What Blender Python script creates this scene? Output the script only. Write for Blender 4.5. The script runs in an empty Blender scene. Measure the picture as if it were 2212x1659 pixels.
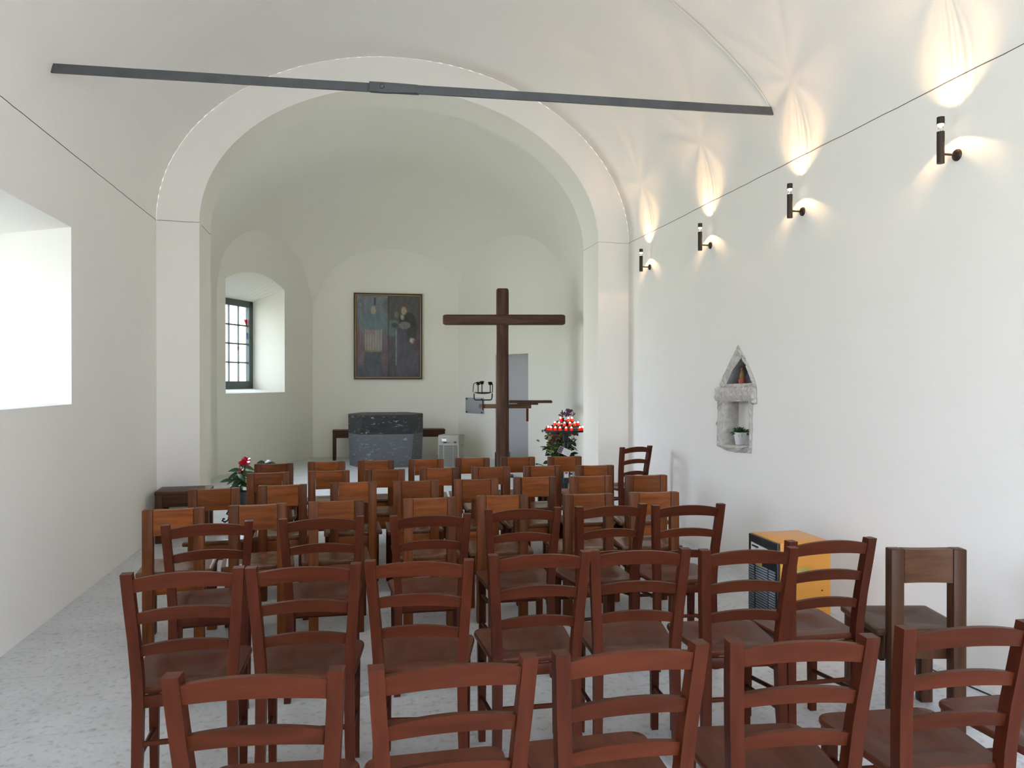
import bpy, bmesh, math, random
from mathutils import Vector, Matrix
random.seed(7)
PI = math.pi
sc = bpy.context.scene
C = sc.collection

# ------------------------------------------------------------------ camera, sky, exposure
F, CH, YAW = 1661.0, 1.5, math.radians(11.37)
PIT = math.atan(7.5 / F)
cam_d = bpy.data.cameras.new('camera')
cam_d.sensor_fit = 'HORIZONTAL'
cam_d.sensor_width = 36.0
cam_d.lens = 36.0 * F / 2212.0
cam_d.clip_start = 0.05
cam = bpy.data.objects.new('camera', cam_d)
C.objects.link(cam)
cam.location = (0, 0, CH)
cam.rotation_euler = (PI / 2 - PIT, 0, -YAW)
sc.camera = cam

sc.view_settings.view_transform = 'Standard'
sc.view_settings.look = 'None'
sc.view_settings.gamma = 1.0
sc.view_settings.use_curve_mapping = False
sc.view_settings.exposure = 0.66
try:
    sc.cycles.use_denoising = True
    sc.cycles.denoiser = 'OPENIMAGEDENOISE'
    sc.cycles.max_bounces = 12
    sc.cycles.diffuse_bounces = 7
    sc.cycles.glossy_bounces = 4
    sc.cycles.transparent_max_bounces = 12
    sc.cycles.sample_clamp_indirect = 6.0
    sc.cycles.caustics_reflective = False
    sc.cycles.caustics_refractive = False
except Exception:
    pass

SKY = 15.0
world = bpy.data.worlds.new('overcast_sky')
sc.world = world
world.use_nodes = True
wn, wl = world.node_tree.nodes, world.node_tree.links
wn.clear()
w_out = wn.new('ShaderNodeOutputWorld')
w_bg = wn.new('ShaderNodeBackground')
w_tc = wn.new('ShaderNodeTexCoord')
w_sep = wn.new('ShaderNodeSeparateXYZ')
w_mr = wn.new('ShaderNodeMapRange')
w_mr.inputs['From Min'].default_value = -1
w_mr.inputs['From Max'].default_value = 1
w_cr = wn.new('ShaderNodeValToRGB')
cr = w_cr.color_ramp
cr.elements[0].position = 0.0
cr.elements[0].color = (0.20, 0.21, 0.19, 1)
cr.elements[1].position = 1.0
cr.elements[1].color = (0.80, 0.93, 1.22, 1)
e = cr.elements.new(0.47); e.color = (0.60, 0.66, 0.60, 1)
e = cr.elements.new(0.60); e.color = (0.88, 0.97, 1.20, 1)
wl.new(w_tc.outputs['Generated'], w_sep.inputs[0])
wl.new(w_sep.outputs['Z'], w_mr.inputs['Value'])
wl.new(w_mr.outputs[0], w_cr.inputs[0])
wl.new(w_cr.outputs[0], w_bg.inputs['Color'])
w_bg.inputs['Strength'].default_value = SKY
wl.new(w_bg.outputs[0], w_out.inputs[0])


def portal(name, loc, rot, sx, sy):
    """Sampling guide in an opening: daylight comes from the sky behind it."""
    l = bpy.data.lights.new(name, 'AREA')
    l.shape = 'RECTANGLE'
    l.size, l.size_y = sx, sy
    l.cycles.is_portal = True
    o = bpy.data.objects.new(name, l)
    o.location, o.rotation_euler = loc, rot
    C.objects.link(o)
    return o


# ------------------------------------------------------------------ measuring helpers
_s, _c = math.sin(YAW), math.cos(YAW)
_sp, _cp = math.sin(PIT), math.cos(PIT)
RV = Vector((_c, -_s, 0)); FV = Vector((_s * _cp, _c * _cp, -_sp)); UV = Vector((_s * _sp, _c * _sp, _cp))


def P(u, v, X=None, Y=None, Z=None, D=None):
    """World point seen at photo pixel (u, v) on a plane of known X, Y, Z, or at depth D."""
    d = FV + RV * ((u - 1106) / F) + UV * ((829.5 - v) / F)
    if X is not None: t = X / d.x
    elif Y is not None: t = Y / d.y
    elif Z is not None: t = (Z - CH) / d.z
    else: t = D
    return Vector((d.x * t, d.y * t, CH + d.z * t))


def PW(u, v, a, b):
    """(s, z) on the vertical wall that runs from a to b: s metres along it."""
    d = FV + RV * ((u - 1106) / F) + UV * ((829.5 - v) / F)
    ax, ay = a; bx, by = b
    L = math.hypot(bx - ax, by - ay)
    ex, ey = (bx - ax) / L, (by - ay) / L
    det = d.x * (-ey) - d.y * (-ex)
    t = (ax * (-ey) - ay * (-ex)) / det
    s = (d.x * t - ax) * ex + (d.y * t - ay) * ey
    return s, CH + d.z * t


# ------------------------------------------------------------------ materials
def lin(r, g, b):
    f = lambda x: ((x / 255 + 0.055) / 1.055) ** 2.4 if x > 10 else x / 255 / 12.92
    return (f(r), f(g), f(b), 1)


def new_mat(name):
    m = bpy.data.materials.new(name)
    m.use_nodes = True
    n = m.node_tree.nodes
    return m, n, m.node_tree.links, n['Principled BSDF']


def plain(name, col, rough=0.5, metal=0.0, bump=0.0, bscale=60, var=0.0, vscale=8, coat=0.0, spec=0.5):
    m, n, l, b = new_mat(name)
    b.inputs['Base Color'].default_value = col
    b.inputs['Roughness'].default_value = rough
    b.inputs['Metallic'].default_value = metal
    b.inputs['Coat Weight'].default_value = coat
    b.inputs['Specular IOR Level'].default_value = spec
    if bump or var:
        tc = n.new('ShaderNodeTexCoord')
        if bump:
            t = n.new('ShaderNodeTexNoise'); t.inputs['Scale'].default_value = bscale
            t.inputs['Detail'].default_value = 4
            l.new(tc.outputs['Object'], t.inputs['Vector'])
            bp = n.new('ShaderNodeBump'); bp.inputs['Strength'].default_value = bump
            bp.inputs['Distance'].default_value = 0.01
            l.new(t.outputs['Fac'], bp.inputs['Height']); l.new(bp.outputs[0], b.inputs['Normal'])
        if var:
            t2 = n.new('ShaderNodeTexNoise'); t2.inputs['Scale'].default_value = vscale
            t2.inputs['Detail'].default_value = 5
            l.new(tc.outputs['Object'], t2.inputs['Vector'])
            mx = n.new('ShaderNodeMix'); mx.data_type = 'RGBA'
            mx.inputs['A'].default_value = tuple(c * (1 - var) for c in col[:3]) + (1,)
            mx.inputs['B'].default_value = tuple(min(1, c * (1 + var)) for c in col[:3]) + (1,)
            l.new(t2.outputs['Fac'], mx.inputs['Factor']); l.new(mx.outputs['Result'], b.inputs['Base Color'])
    return m


def wood(name, dark, light, rough=0.42, scale=1.0, coat=0.0, axis='Z', vary=0.18, spec=0.12):
    m, n, l, b = new_mat(name)
    tc = n.new('ShaderNodeTexCoord')
    oi = n.new('ShaderNodeObjectInfo')
    mp = n.new('ShaderNodeMapping')
    st = {'X': (1.2, 14, 14), 'Y': (14, 1.2, 14), 'Z': (14, 14, 1.2)}[axis]
    mp.inputs['Scale'].default_value = tuple(s * scale for s in st)
    vm = n.new('ShaderNodeVectorMath'); vm.operation = 'SCALE'
    vm.inputs[0].default_value = (7, 5, 3)
    l.new(oi.outputs['Random'], vm.inputs['Scale'])
    ad = n.new('ShaderNodeVectorMath'); ad.operation = 'ADD'
    l.new(tc.outputs['Object'], ad.inputs[0]); l.new(vm.outputs[0], ad.inputs[1])
    l.new(ad.outputs[0], mp.inputs['Vector'])
    t = n.new('ShaderNodeTexNoise'); t.inputs['Scale'].default_value = 2.2
    t.inputs['Detail'].default_value = 6; t.inputs['Distortion'].default_value = 0.6
    l.new(mp.outputs[0], t.inputs['Vector'])
    mr = n.new('ShaderNodeMapRange'); mr.inputs['From Min'].default_value = 0.32
    mr.inputs['From Max'].default_value = 0.68
    l.new(t.outputs['Fac'], mr.inputs['Value'])
    mx = n.new('ShaderNodeMix'); mx.data_type = 'RGBA'
    mx.inputs['A'].default_value = dark; mx.inputs['B'].default_value = light
    l.new(mr.outputs[0], mx.inputs['Factor'])
    hs = n.new('ShaderNodeHueSaturation')
    mv = n.new('ShaderNodeMapRange'); mv.inputs['To Min'].default_value = 1 - vary
    mv.inputs['To Max'].default_value = 1 + vary
    l.new(oi.outputs['Random'], mv.inputs['Value']); l.new(mv.outputs[0], hs.inputs['Value'])
    l.new(mx.outputs['Result'], hs.inputs['Color']); l.new(hs.outputs[0], b.inputs['Base Color'])
    b.inputs['Roughness'].default_value = rough
    b.inputs['Coat Weight'].default_value = coat
    b.inputs['Coat Roughness'].default_value = 0.25
    b.inputs['Specular IOR Level'].default_value = spec
    bp = n.new('ShaderNodeBump'); bp.inputs['Strength'].default_value = 0.12 if axis != 'Y' else 0.03
    bp.inputs['Distance'].default_value = 0.004
    l.new(t.outputs['Fac'], bp.inputs['Height']); l.new(bp.outputs[0], b.inputs['Normal'])
    return m


def emit(name, col, strength):
    m, n, l, b = new_mat(name)
    b.inputs['Base Color'].default_value = col
    b.inputs['Emission Color'].default_value = col
    b.inputs['Emission Strength'].default_value = strength
    return m


def plaster_mat(name, col):
    m, n, l, b = new_mat(name)
    tc = n.new('ShaderNodeTexCoord')
    t = n.new('ShaderNodeTexNoise'); t.inputs['Scale'].default_value = 1.1; t.inputs['Detail'].default_value = 3
    l.new(tc.outputs['Object'], t.inputs['Vector'])
    mx = n.new('ShaderNodeMix'); mx.data_type = 'RGBA'
    mx.inputs['A'].default_value = tuple(c * 0.965 for c in col[:3]) + (1,)
    mx.inputs['B'].default_value = col
    l.new(t.outputs['Fac'], mx.inputs['Factor']); l.new(mx.outputs['Result'], b.inputs['Base Color'])
    b.inputs['Roughness'].default_value = 0.9
    b.inputs['Specular IOR Level'].default_value = 0.15
    t2 = n.new('ShaderNodeTexNoise'); t2.inputs['Scale'].default_value = 3.0; t2.inputs['Detail'].default_value = 3
    t3 = n.new('ShaderNodeTexNoise'); t3.inputs['Scale'].default_value = 90; t3.inputs['Detail'].default_value = 3
    l.new(tc.outputs['Object'], t2.inputs['Vector']); l.new(tc.outputs['Object'], t3.inputs['Vector'])
    b1 = n.new('ShaderNodeBump'); b1.inputs['Strength'].default_value = 0.35; b1.inputs['Distance'].default_value = 0.02
    b2 = n.new('ShaderNodeBump'); b2.inputs['Strength'].default_value = 0.12; b2.inputs['Distance'].default_value = 0.004
    l.new(t2.outputs['Fac'], b1.inputs['Height']); l.new(t3.outputs['Fac'], b2.inputs['Height'])
    l.new(b1.outputs[0], b2.inputs['Normal']); l.new(b2.outputs[0], b.inputs['Normal'])
    return m


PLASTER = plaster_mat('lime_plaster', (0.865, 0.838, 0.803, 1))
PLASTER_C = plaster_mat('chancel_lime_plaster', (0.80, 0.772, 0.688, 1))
CRACK = plain('shadow_gap', lin(70, 64, 58), 0.9)
RED_WOOD = wood('reddish_beech', (0.052, 0.0115, 0.0048, 1), (0.078, 0.0180, 0.0078, 1), 0.36, spec=0.11)
RED_SEAT = wood('reddish_beech_seat', (0.064, 0.0185, 0.0095, 1), (0.088, 0.026, 0.0135, 1), 0.30, axis='Y', spec=0.10)
RED_SLAT = wood('reddish_beech_slat', (0.054, 0.0125, 0.0050, 1), (0.082, 0.0190, 0.0080, 1), 0.36, axis='X', spec=0.11)
OAK = wood('honey_brown_oak', (0.075, 0.023, 0.007, 1), (0.155, 0.046, 0.012, 1), 0.40, vary=0.32)
OAK_X = wood('honey_brown_oak_board', (0.130, 0.037, 0.009, 1), (0.245, 0.070, 0.016, 1), 0.40, axis='X', vary=0.25)
OAK_SEAT = wood('honey_brown_oak_seat', (0.095, 0.036, 0.016, 1), (0.140, 0.054, 0.025, 1), 0.24, axis='Y', spec=0.22)
DARK_OAK = wood('dark_brown_oak', (0.050, 0.022, 0.012, 1), (0.090, 0.040, 0.020, 1), 0.38)
DARK_OAK_X = wood('dark_brown_oak_board', (0.055, 0.024, 0.013, 1), (0.100, 0.044, 0.022, 1), 0.38, axis='X')
BEAM = wood('aged_beam', (0.050, 0.026, 0.017, 1), (0.125, 0.064, 0.042, 1), 0.6, 0.6, 0.0)
BEAM_X = wood('aged_beam_cross', (0.050, 0.026, 0.017, 1), (0.110, 0.056, 0.037, 1), 0.6, 0.6, 0.0, 'X')
PALE_BEAM = wood('worn_beam', (0.130, 0.072, 0.040, 1), (0.210, 0.125, 0.072, 1), 0.6, 0.8, 0.0, 'X')
IRON = plain('black_iron', (0.022, 0.021, 0.020, 1), 0.5, 0.6, 0.3, 40)
TIE = plain('painted_tie_iron', (0.078, 0.082, 0.090, 1), 0.42, 0.25, 0.4, 30, 0.25, 12)
BRONZE = plain('dark_bronze', (0.045, 0.032, 0.026, 1), 0.45, 0.6)
STEEL = plain('brushed_steel', (0.36, 0.38, 0.41, 1), 0.5, 0.3, 0.1, 80, 0.1, 20)
BLACK = plain('black_plastic', (0.016, 0.018, 0.022, 1), 0.4)
GREY_SLAT = plain('grey_louvre', (0.20, 0.24, 0.28, 1), 0.35, 0.4)
YELLOW = plain('mustard_enamel', lin(214, 146, 52), 0.42, coat=0.2)
BRASS = plain('yellowed_metal', lin(190, 165, 85), 0.4, 0.4)
CREAM = plain('grey_cream_enamel', lin(148, 144, 131), 0.55)
CREAM_D = plain('shadow_cream', lin(112, 112, 104), 0.6)
PAPER = plain('white_paper', lin(232, 232, 232), 0.8)
INK = plain('dark_ink', lin(30, 30, 34), 0.8)
LEAF = plain('green_leaf', lin(42, 78, 40), 0.35, var=0.35, vscale=15)
LEAF_D = plain('dark_leaf', lin(40, 58, 38), 0.4, var=0.3, vscale=15)
LEAF_O = plain('olive_leaf', lin(120, 128, 72), 0.5, var=0.4, vscale=25)
PETAL = plain('red_petal', lin(214, 38, 66), 0.3)
PETAL_D = plain('dusky_petal', lin(112, 66, 66), 0.6, var=0.4, vscale=30)
PETAL_P = plain('purple_petal', lin(104, 52, 92), 0.6, var=0.3, vscale=30)
POT_W = plain('white_enamel', lin(226, 228, 232), 0.3)
POT_D = plain('dark_grey_pot', lin(44, 52, 58), 0.5)
STONE = plain('rough_stone', lin(188, 183, 178), 0.95, 0, 1.0, 26, 0.42, 30)
STONE_D = plain('blue_grey_stone', lin(134, 133, 136), 0.95, 0, 1.0, 14, 0.35, 9)
DOOR_P = plain('grey_door_paint', lin(178, 176, 178), 0.7)
FRAME_G = plain('grey_green_window_paint', lin(70, 80, 78), 0.5, 0, 0.3, 30)
GOLD = plain('gilt_line', lin(176, 140, 84), 0.5, 0.3)
FRAME_B = plain('dark_picture_frame', lin(62, 42, 34), 0.45)
WAX = emit('candle_glow', (1.0, 0.16, 0.05, 1), 0.5)
FLAME = emit('flame', (1.0, 0.72, 0.40, 1), 14.0)
BULB = emit('halogen_bulb', (1.0, 0.86, 0.68, 1), 9.0)
TERRA = plain('red_clay', lin(176, 84, 70), 0.6)
TAN = plain('tan_clay', lin(150, 116, 78), 0.7)


def red_glass(name, col, em):
    m, n, l, b = new_mat(name)
    b.inputs['Base Color'].default_value = col
    b.inputs['Roughness'].default_value = 0.15
    b.inputs['Transmission Weight'].default_value = 0.35
    b.inputs['Emission Color'].default_value = (1.0, 0.05, 0.02, 1)
    b.inputs['Emission Strength'].default_value = em
    return m


RED_GLASS = red_glass('lit_red_votive_glass', (0.60, 0.012, 0.012, 1), 0.16)
RED_OFF = red_glass('unlit_red_votive_glass', (0.50, 0.015, 0.015, 1), 0.0)


def pane_mat(name, tint):
    m, n, l, b = new_mat(name)
    out = n['Material Output']
    tr = n.new('ShaderNodeBsdfTransparent'); tr.inputs[0].default_value = tint
    gl = n.new('ShaderNodeBsdfGlossy'); gl.inputs['Roughness'].default_value = 0.05
    mx = n.new('ShaderNodeMixShader'); mx.inputs[0].default_value = 0.06
    l.new(tr.outputs[0], mx.inputs[1]); l.new(gl.outputs[0], mx.inputs[2])
    l.new(mx.outputs[0], out.inputs[0])
    return m


GLASS = pane_mat('window_glass', (0.95, 0.97, 0.96, 1))
GLASS_T = pane_mat('old_tinted_window_glass', (0.30, 0.31, 0.30, 1))  # tint added to dim the daylight through the two visible windows
GLASS_R = pane_mat('red_stained_glass', (0.55, 0.01, 0.02, 1))
GLASS_B = pane_mat('blue_stained_glass', (0.04, 0.16, 0.40, 1))


def floor_mat():
    m, n, l, b = new_mat('grey_stone_floor')
    tc = n.new('ShaderNodeTexCoord')
    t1 = n.new('ShaderNodeTexNoise'); t1.inputs['Scale'].default_value = 3.3; t1.inputs['Detail'].default_value = 8
    t1.inputs['Roughness'].default_value = 0.7
    t2 = n.new('ShaderNodeTexNoise'); t2.inputs['Scale'].default_value = 30; t2.inputs['Detail'].default_value = 5
    for t in (t1, t2): l.new(tc.outputs['Object'], t.inputs['Vector'])
    m1 = n.new('ShaderNodeMix'); m1.data_type = 'RGBA'
    m1.inputs['A'].default_value = (0.44, 0.445, 0.455, 1); m1.inputs['B'].default_value = (0.74, 0.76, 0.80, 1)
    l.new(t1.outputs['Fac'], m1.inputs['Factor'])
    r2 = n.new('ShaderNodeMapRange'); r2.inputs['From Min'].default_value = 0.28; r2.inputs['From Max'].default_value = 0.46
    r2.inputs['To Min'].default_value = 0.66; r2.inputs['To Max'].default_value = 1.0
    l.new(t2.outputs['Fac'], r2.inputs['Value'])
    m2 = n.new('ShaderNodeMix'); m2.data_type = 'RGBA'; m2.blend_type = 'MULTIPLY'
    m2.inputs['Factor'].default_value = 1
    l.new(m1.outputs['Result'], m2.inputs['A']); l.new(r2.outputs[0], m2.inputs['B'])
    br = n.new('ShaderNodeTexBrick'); br.inputs['Scale'].default_value = 0.35
    br.inputs['Mortar Size'].default_value = 0.003
    br.inputs['Color1'].default_value = (1, 1, 1, 1); br.inputs['Color2'].default_value = (0.96, 0.96, 0.96, 1)
    br.inputs['Mortar'].default_value = (0.70, 0.70, 0.70, 1)
    l.new(tc.outputs['Object'], br.inputs['Vector'])
    m3 = n.new('ShaderNodeMix'); m3.data_type = 'RGBA'; m3.blend_type = 'MULTIPLY'; m3.inputs['Factor'].default_value = 0.25
    l.new(m2.outputs['Result'], m3.inputs['A']); l.new(br.outputs['Color'], m3.inputs['B'])
    l.new(m3.outputs['Result'], b.inputs['Base Color'])
    b.inputs['Roughness'].default_value = 0.5
    bp = n.new('ShaderNodeBump'); bp.inputs['Strength'].default_value = 0.5; bp.inputs['Distance'].default_value = 0.006
    l.new(t2.outputs['Fac'], bp.inputs['Height']); l.new(bp.outputs[0], b.inputs['Normal'])
    return m


def granite_mat(name, c1, c2):
    m, n, l, b = new_mat(name)
    tc = n.new('ShaderNodeTexCoord')
    t1 = n.new('ShaderNodeTexNoise'); t1.inputs['Scale'].default_value = 4; t1.inputs['Detail'].default_value = 8
    t1.inputs['Distortion'].default_value = 1.2
    mp = n.new('ShaderNodeMapping'); mp.inputs['Rotation'].default_value = (0, 0.7, 0.3); mp.inputs['Scale'].default_value = (1, 1, 2.6)
    l.new(tc.outputs['Object'], mp.inputs[0]); l.new(mp.outputs[0], t1.inputs['Vector'])
    t2 = n.new('ShaderNodeTexNoise'); t2.inputs['Scale'].default_value = 11; t2.inputs['Detail'].default_value = 6
    t2.inputs['Distortion'].default_value = 0.8
    l.new(mp.outputs[0], t2.inputs['Vector'])
    m1 = n.new('ShaderNodeMix'); m1.data_type = 'RGBA'; m1.inputs['A'].default_value = c1; m1.inputs['B'].default_value = c2
    l.new(t1.outputs['Fac'], m1.inputs['Factor'])
    r = n.new('ShaderNodeMapRange'); r.inputs['From Min'].default_value = 0.60; r.inputs['From Max'].default_value = 0.72
    l.new(t2.outputs['Fac'], r.inputs['Value'])
    m2 = n.new('ShaderNodeMix'); m2.data_type = 'RGBA'; m2.inputs['B'].default_value = (0.30, 0.32, 0.33, 1)
    l.new(r.outputs[0], m2.inputs['Factor']); l.new(m1.outputs['Result'], m2.inputs['A'])
    l.new(m2.outputs['Result'], b.inputs['Base Color'])
    b.inputs['Roughness'].default_value = 0.45
    b.inputs['Specular IOR Level'].default_value = 0.22
    return m


GRANITE_D = granite_mat('dark_polished_granite', (0.012, 0.013, 0.013, 1), (0.042, 0.044, 0.044, 1))
GRANITE = granite_mat('grey_honed_granite', (0.085, 0.090, 0.098, 1), (0.135, 0.142, 0.152, 1))


# ------------------------------------------------------------------ mesh helpers
def obj(name, bm, m, parent=None, smooth=True, angle=35):
    me = bpy.data.meshes.new(name)
    bmesh.ops.recalc_face_normals(bm, faces=bm.faces[:])
    bm.to_mesh(me); bm.free()
    for mm in (m if isinstance(m, (list, tuple)) else [m]):
        me.materials.append(mm)
    if smooth:
        for p in me.polygons: p.use_smooth = True
        me.set_sharp_from_angle(angle=math.radians(angle))
    o = bpy.data.objects.new(name, me)
    C.objects.link(o)
    if parent: o.parent = parent
    return o


def thing(name, label, cat, loc=(0, 0, 0), rz=0.0, group=None):
    o = bpy.data.objects.new(name, None)
    o.empty_display_size = 0.1
    C.objects.link(o)
    o.location = loc; o.rotation_euler = (0, 0, rz)
    o['label'] = label; o['category'] = cat
    if group: o['group'] = group
    return o


def tag(o, label, cat, group=None):
    o['label'] = label; o['category'] = cat
    if group: o['group'] = group
    return o


def struct(name, bm, m, parent=None, **k):
    o = obj(name, bm, m, parent, **k)
    if not parent: o['kind'] = 'structure'
    return o


def bevel(bm, off, seg=2, ang=30):
    if off <= 0: return bm
    es = [e for e in bm.edges if len(e.link_faces) == 2 and e.calc_face_angle(0) > math.radians(ang)]
    bmesh.ops.bevel(bm, geom=es, offset=off, segments=seg, affect='EDGES', profile=0.5, clamp_overlap=True)
    return bm


def box(bm, c, s, rot=None, bev=0.0):
    b2 = bmesh.new()
    bmesh.ops.create_cube(b2, size=1.0)
    bmesh.ops.scale(b2, vec=s, verts=b2.verts[:])
    bevel(b2, bev)
    if rot: bmesh.ops.rotate(b2, cent=(0, 0, 0), matrix=rot, verts=b2.verts[:])
    bmesh.ops.translate(b2, vec=c, verts=b2.verts[:])
    me = bpy.data.meshes.new('tmp'); b2.to_mesh(me); b2.free()
    bm.from_mesh(me); bpy.data.meshes.remove(me)
    return bm


def boxbm(c, s, rot=None, bev=0.003):
    return box(bmesh.new(), c, s, rot, bev)


def rings(bm, rs, closed=True, cap=True):
    """Skin a list of vertex rings (each a list of points)."""
    vs = [[bm.verts.new(p) for p in r] for r in rs]
    n = len(rs[0])
    for a, b in zip(vs, vs[1:]):
        for i in range(n if closed else n - 1):
            j = (i + 1) % n
            bm.faces.new((a[i], a[j], b[j], b[i]))
    if cap:
        bm.faces.new(vs[0][::-1]); bm.faces.new(vs[-1])
    return bm


def sweep(pts, bev=0.004):
    """Post: pts = (x, y, z, w, d) horizontal rectangular sections."""
    bm = bmesh.new()
    rings(bm, [[(x - w / 2, y - d / 2, z), (x + w / 2, y - d / 2, z), (x + w / 2, y + d / 2, z), (x - w / 2, y + d / 2, z)]
               for x, y, z, w, d in pts])
    return bevel(bm, bev, 2, 40)


def tube(bm, pts, r, n=10, cap=True):
    pts = [Vector(p) for p in pts]
    rs = []
    prev = None
    for i, p in enumerate(pts):
        t = (pts[min(i + 1, len(pts) - 1)] - pts[max(i - 1, 0)]).normalized()
        a = prev if prev is not None else (Vector((0, 0, 1)) if abs(t.z) < 0.9 else Vector((1, 0, 0)))
        x = (a - t * a.dot(t)).normalized(); prev = x
        y = t.cross(x)
        rr = r[i] if isinstance(r, (list, tuple)) else r
        rs.append([p + x * (rr * math.cos(k * 2 * PI / n)) + y * (rr * math.sin(k * 2 * PI / n)) for k in range(n)])
    return rings(bm, rs, True, cap)


def lathe(bm, prof, c=(0, 0, 0), n=24, cap=True):
    return rings(bm, [[(c[0] + r * math.cos(k * 2 * PI / n), c[1] + r * math.sin(k * 2 * PI / n), c[2] + z) for k in range(n)]
                      for r, z in prof], True, cap)


def poly_fill(outer, holes, fn):
    """Flat polygon with holes in (s, z), mapped to the world by fn."""
    bm = bmesh.new()
    es = []
    for loop in [outer] + holes:
        vs = [bm.verts.new((a, 0, b)) for a, b in loop]
        for i in range(len(vs)): es.append(bm.edges.new((vs[i], vs[(i + 1) % len(vs)])))
    bmesh.ops.triangle_fill(bm, use_beauty=True, use_dissolve=False, edges=es)
    for v in bm.verts: v.co = Vector(fn(v.co.x, v.co.z))
    return bm


def ellipse_arc(cx, cz, a, b, n, t0=0.0, t1=PI):
    return [(cx + a * math.cos(t0 + (t1 - t0) * k / n), cz + b * math.sin(t0 + (t1 - t0) * k / n)) for k in range(n + 1)]


def rounded(corners, rad, seg=6):
    out = []
    n = len(corners)
    for i in range(n):
        p = Vector(corners[i]); a = Vector(corners[i - 1]); b = Vector(corners[(i + 1) % n])
        da, db = (a - p).normalized(), (b - p).normalized()
        r = rad[i] if isinstance(rad, (list, tuple)) else rad
        p0, p2 = p + da * r, p + db * r
        for k in range(seg + 1):
            t = k / seg
            out.append(tuple(p0 * (1 - t) ** 2 + p * 2 * t * (1 - t) + p2 * t * t))
    return out


# ------------------------------------------------------------------ the room
XL, XR = -1.90, 3.00
SPR = 3.045
VC, VA, VR = 0.55, 2.45, 1.82           # nave vault: centre, half width, rise
AC, AA, AR = 0.563, 2.075, 1.50         # chancel arch
YB = -3.6
THK = 0.58


def YA(x): return 7.95 + (x + 1.9) / 4.9 * 0.30


bm = bmesh.new()
box(bm, (0.6, 6.2, -0.05), (8.4, 21.0, 0.10))
struct('floor', bm, floor_mat(), smooth=False)

# left wall with its visible window and two unseen ones added for light
WIN = [(4.38, 5.70), (1.0, 2.6), (-1.9, -0.5)]
WZ0, WZ1 = 1.34, 2.54
bm = poly_fill([(YB, 0), (7.95, 0), (7.95, SPR), (YB, SPR)],
               [[(a, WZ0), (b, WZ0), (b, WZ1), (a, WZ1)] for a, b in WIN], lambda s, z: (XL, s, z))
for a, b in WIN:
    q = [(a, WZ0), (b, WZ0), (b, WZ1), (a, WZ1)]
    q2 = [(a + .12, WZ0 + .04), (b - .03, WZ0 + .04), (b - .03, WZ1 - .12), (a + .12, WZ1 - .12)]
    rings(bm, [[(XL, s, z) for s, z in q], [(XL - 0.80, s, z) for s, z in q2], [(XL - 0.92, s, z) for s, z in q2]], True, False)
bmesh.ops.remove_doubles(bm, verts=bm.verts[:], dist=0.001)
struct('wall_left', bm, PLASTER, smooth=False)


def small_window(name, a, b, z0, z1, x, gl=None):
    w = bpy.data.objects.new(name, None); C.objects.link(w); w['kind'] = 'structure'
    f = bmesh.new(); t = 0.06
    box(f, (x, (a + b) / 2, z0 + t / 2), (0.05, b - a, t)); box(f, (x, (a + b) / 2, z1 - t / 2), (0.05, b - a, t))
    for k in range(5):
        yy = a + t / 2 + (b - a - t) * k / 4
        box(f, (x, yy, (z0 + z1) / 2), (0.05 if k in (0, 4) else 0.02, t if k in (0, 4) else 0.02, z1 - z0 - 2 * t))
    for k in range(1, 3):
        box(f, (x, (a + b) / 2, z0 + (z1 - z0) * k / 3), (0.018, b - a - 2 * t, 0.02))
    obj('window_frame', f, FRAME_G, w, smooth=False)
    g = bmesh.new()
    vs = [g.verts.new(p) for p in ((x + 0.012, a + t, z0 + t), (x + 0.012, b - t, z0 + t), (x + 0.012, b - t, z1 - t), (x + 0.012, a + t, z1 - t))]
    g.faces.new(vs)
    obj('window_pane', g, gl or GLASS, w, smooth=False)


small_window('window_1', WIN[0][0] + .12, WIN[0][1] - .03, WZ0 + .04, WZ1 - .12, XL - 0.86, GLASS_T)
for k_ in (1, 2):  # unseen nave windows, added to even out the light
    small_window('window_%d' % (3 + k_), WIN[k_][0] + .12, WIN[k_][1] - .03, WZ0 + .04, WZ1 - .12, XL - 0.86)
for a, b in WIN:
    portal('daylight', (XL - 0.93, (a + b) / 2, (WZ0 + WZ1) / 2), (0, -PI / 2, 0), WZ1 - WZ0, b - a)

# right wall with the two small recesses
q = lambda u, v: (P(u, v, X=XR).y, P(u, v, X=XR).z)
NICHE_LO = [q(1564, 868), q(1618.5, 868), q(1619.5, 963), q(1562, 961)]
NICHE_UP = [q(1603, 772), q(1612, 788), q(1626.5, 828), q(1570, 830), q(1583, 800)]
bm = poly_fill([(YB, 0), (8.25, 0), (8.25, SPR), (YB, SPR)], [NICHE_LO[::-1], NICHE_UP[::-1]], lambda s, z: (XR, s, z))
struct('wall_right', bm, PLASTER, smooth=False)

# back wall behind the camera with an unseen doorway added for daylight
DX0, DX1, DZ = 0.35, 2.60, 2.7
outer = [(XL, 0), (DX0, 0), (DX0, DZ), (DX1, DZ), (DX1, 0), (XR, 0), (XR, SPR)] + ellipse_arc(VC, SPR, VA, VR, 32)[1:]
bm = poly_fill(outer, [], lambda s, z: (s, YB, z))
rings(bm, [[(s, YB, z) for s, z in ((DX0, 0), (DX0, DZ), (DX1, DZ), (DX1, 0))],
           [(s, YB - 0.6, z) for s, z in ((DX0, 0), (DX0, DZ), (DX1, DZ), (DX1, 0))]], False, False)
struct('wall_back', bm, PLASTER, smooth=False)
portal('daylight', ((DX0 + DX1) / 2, YB - 0.62, DZ / 2), (PI / 2, 0, 0), DX1 - DX0, DZ)

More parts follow.
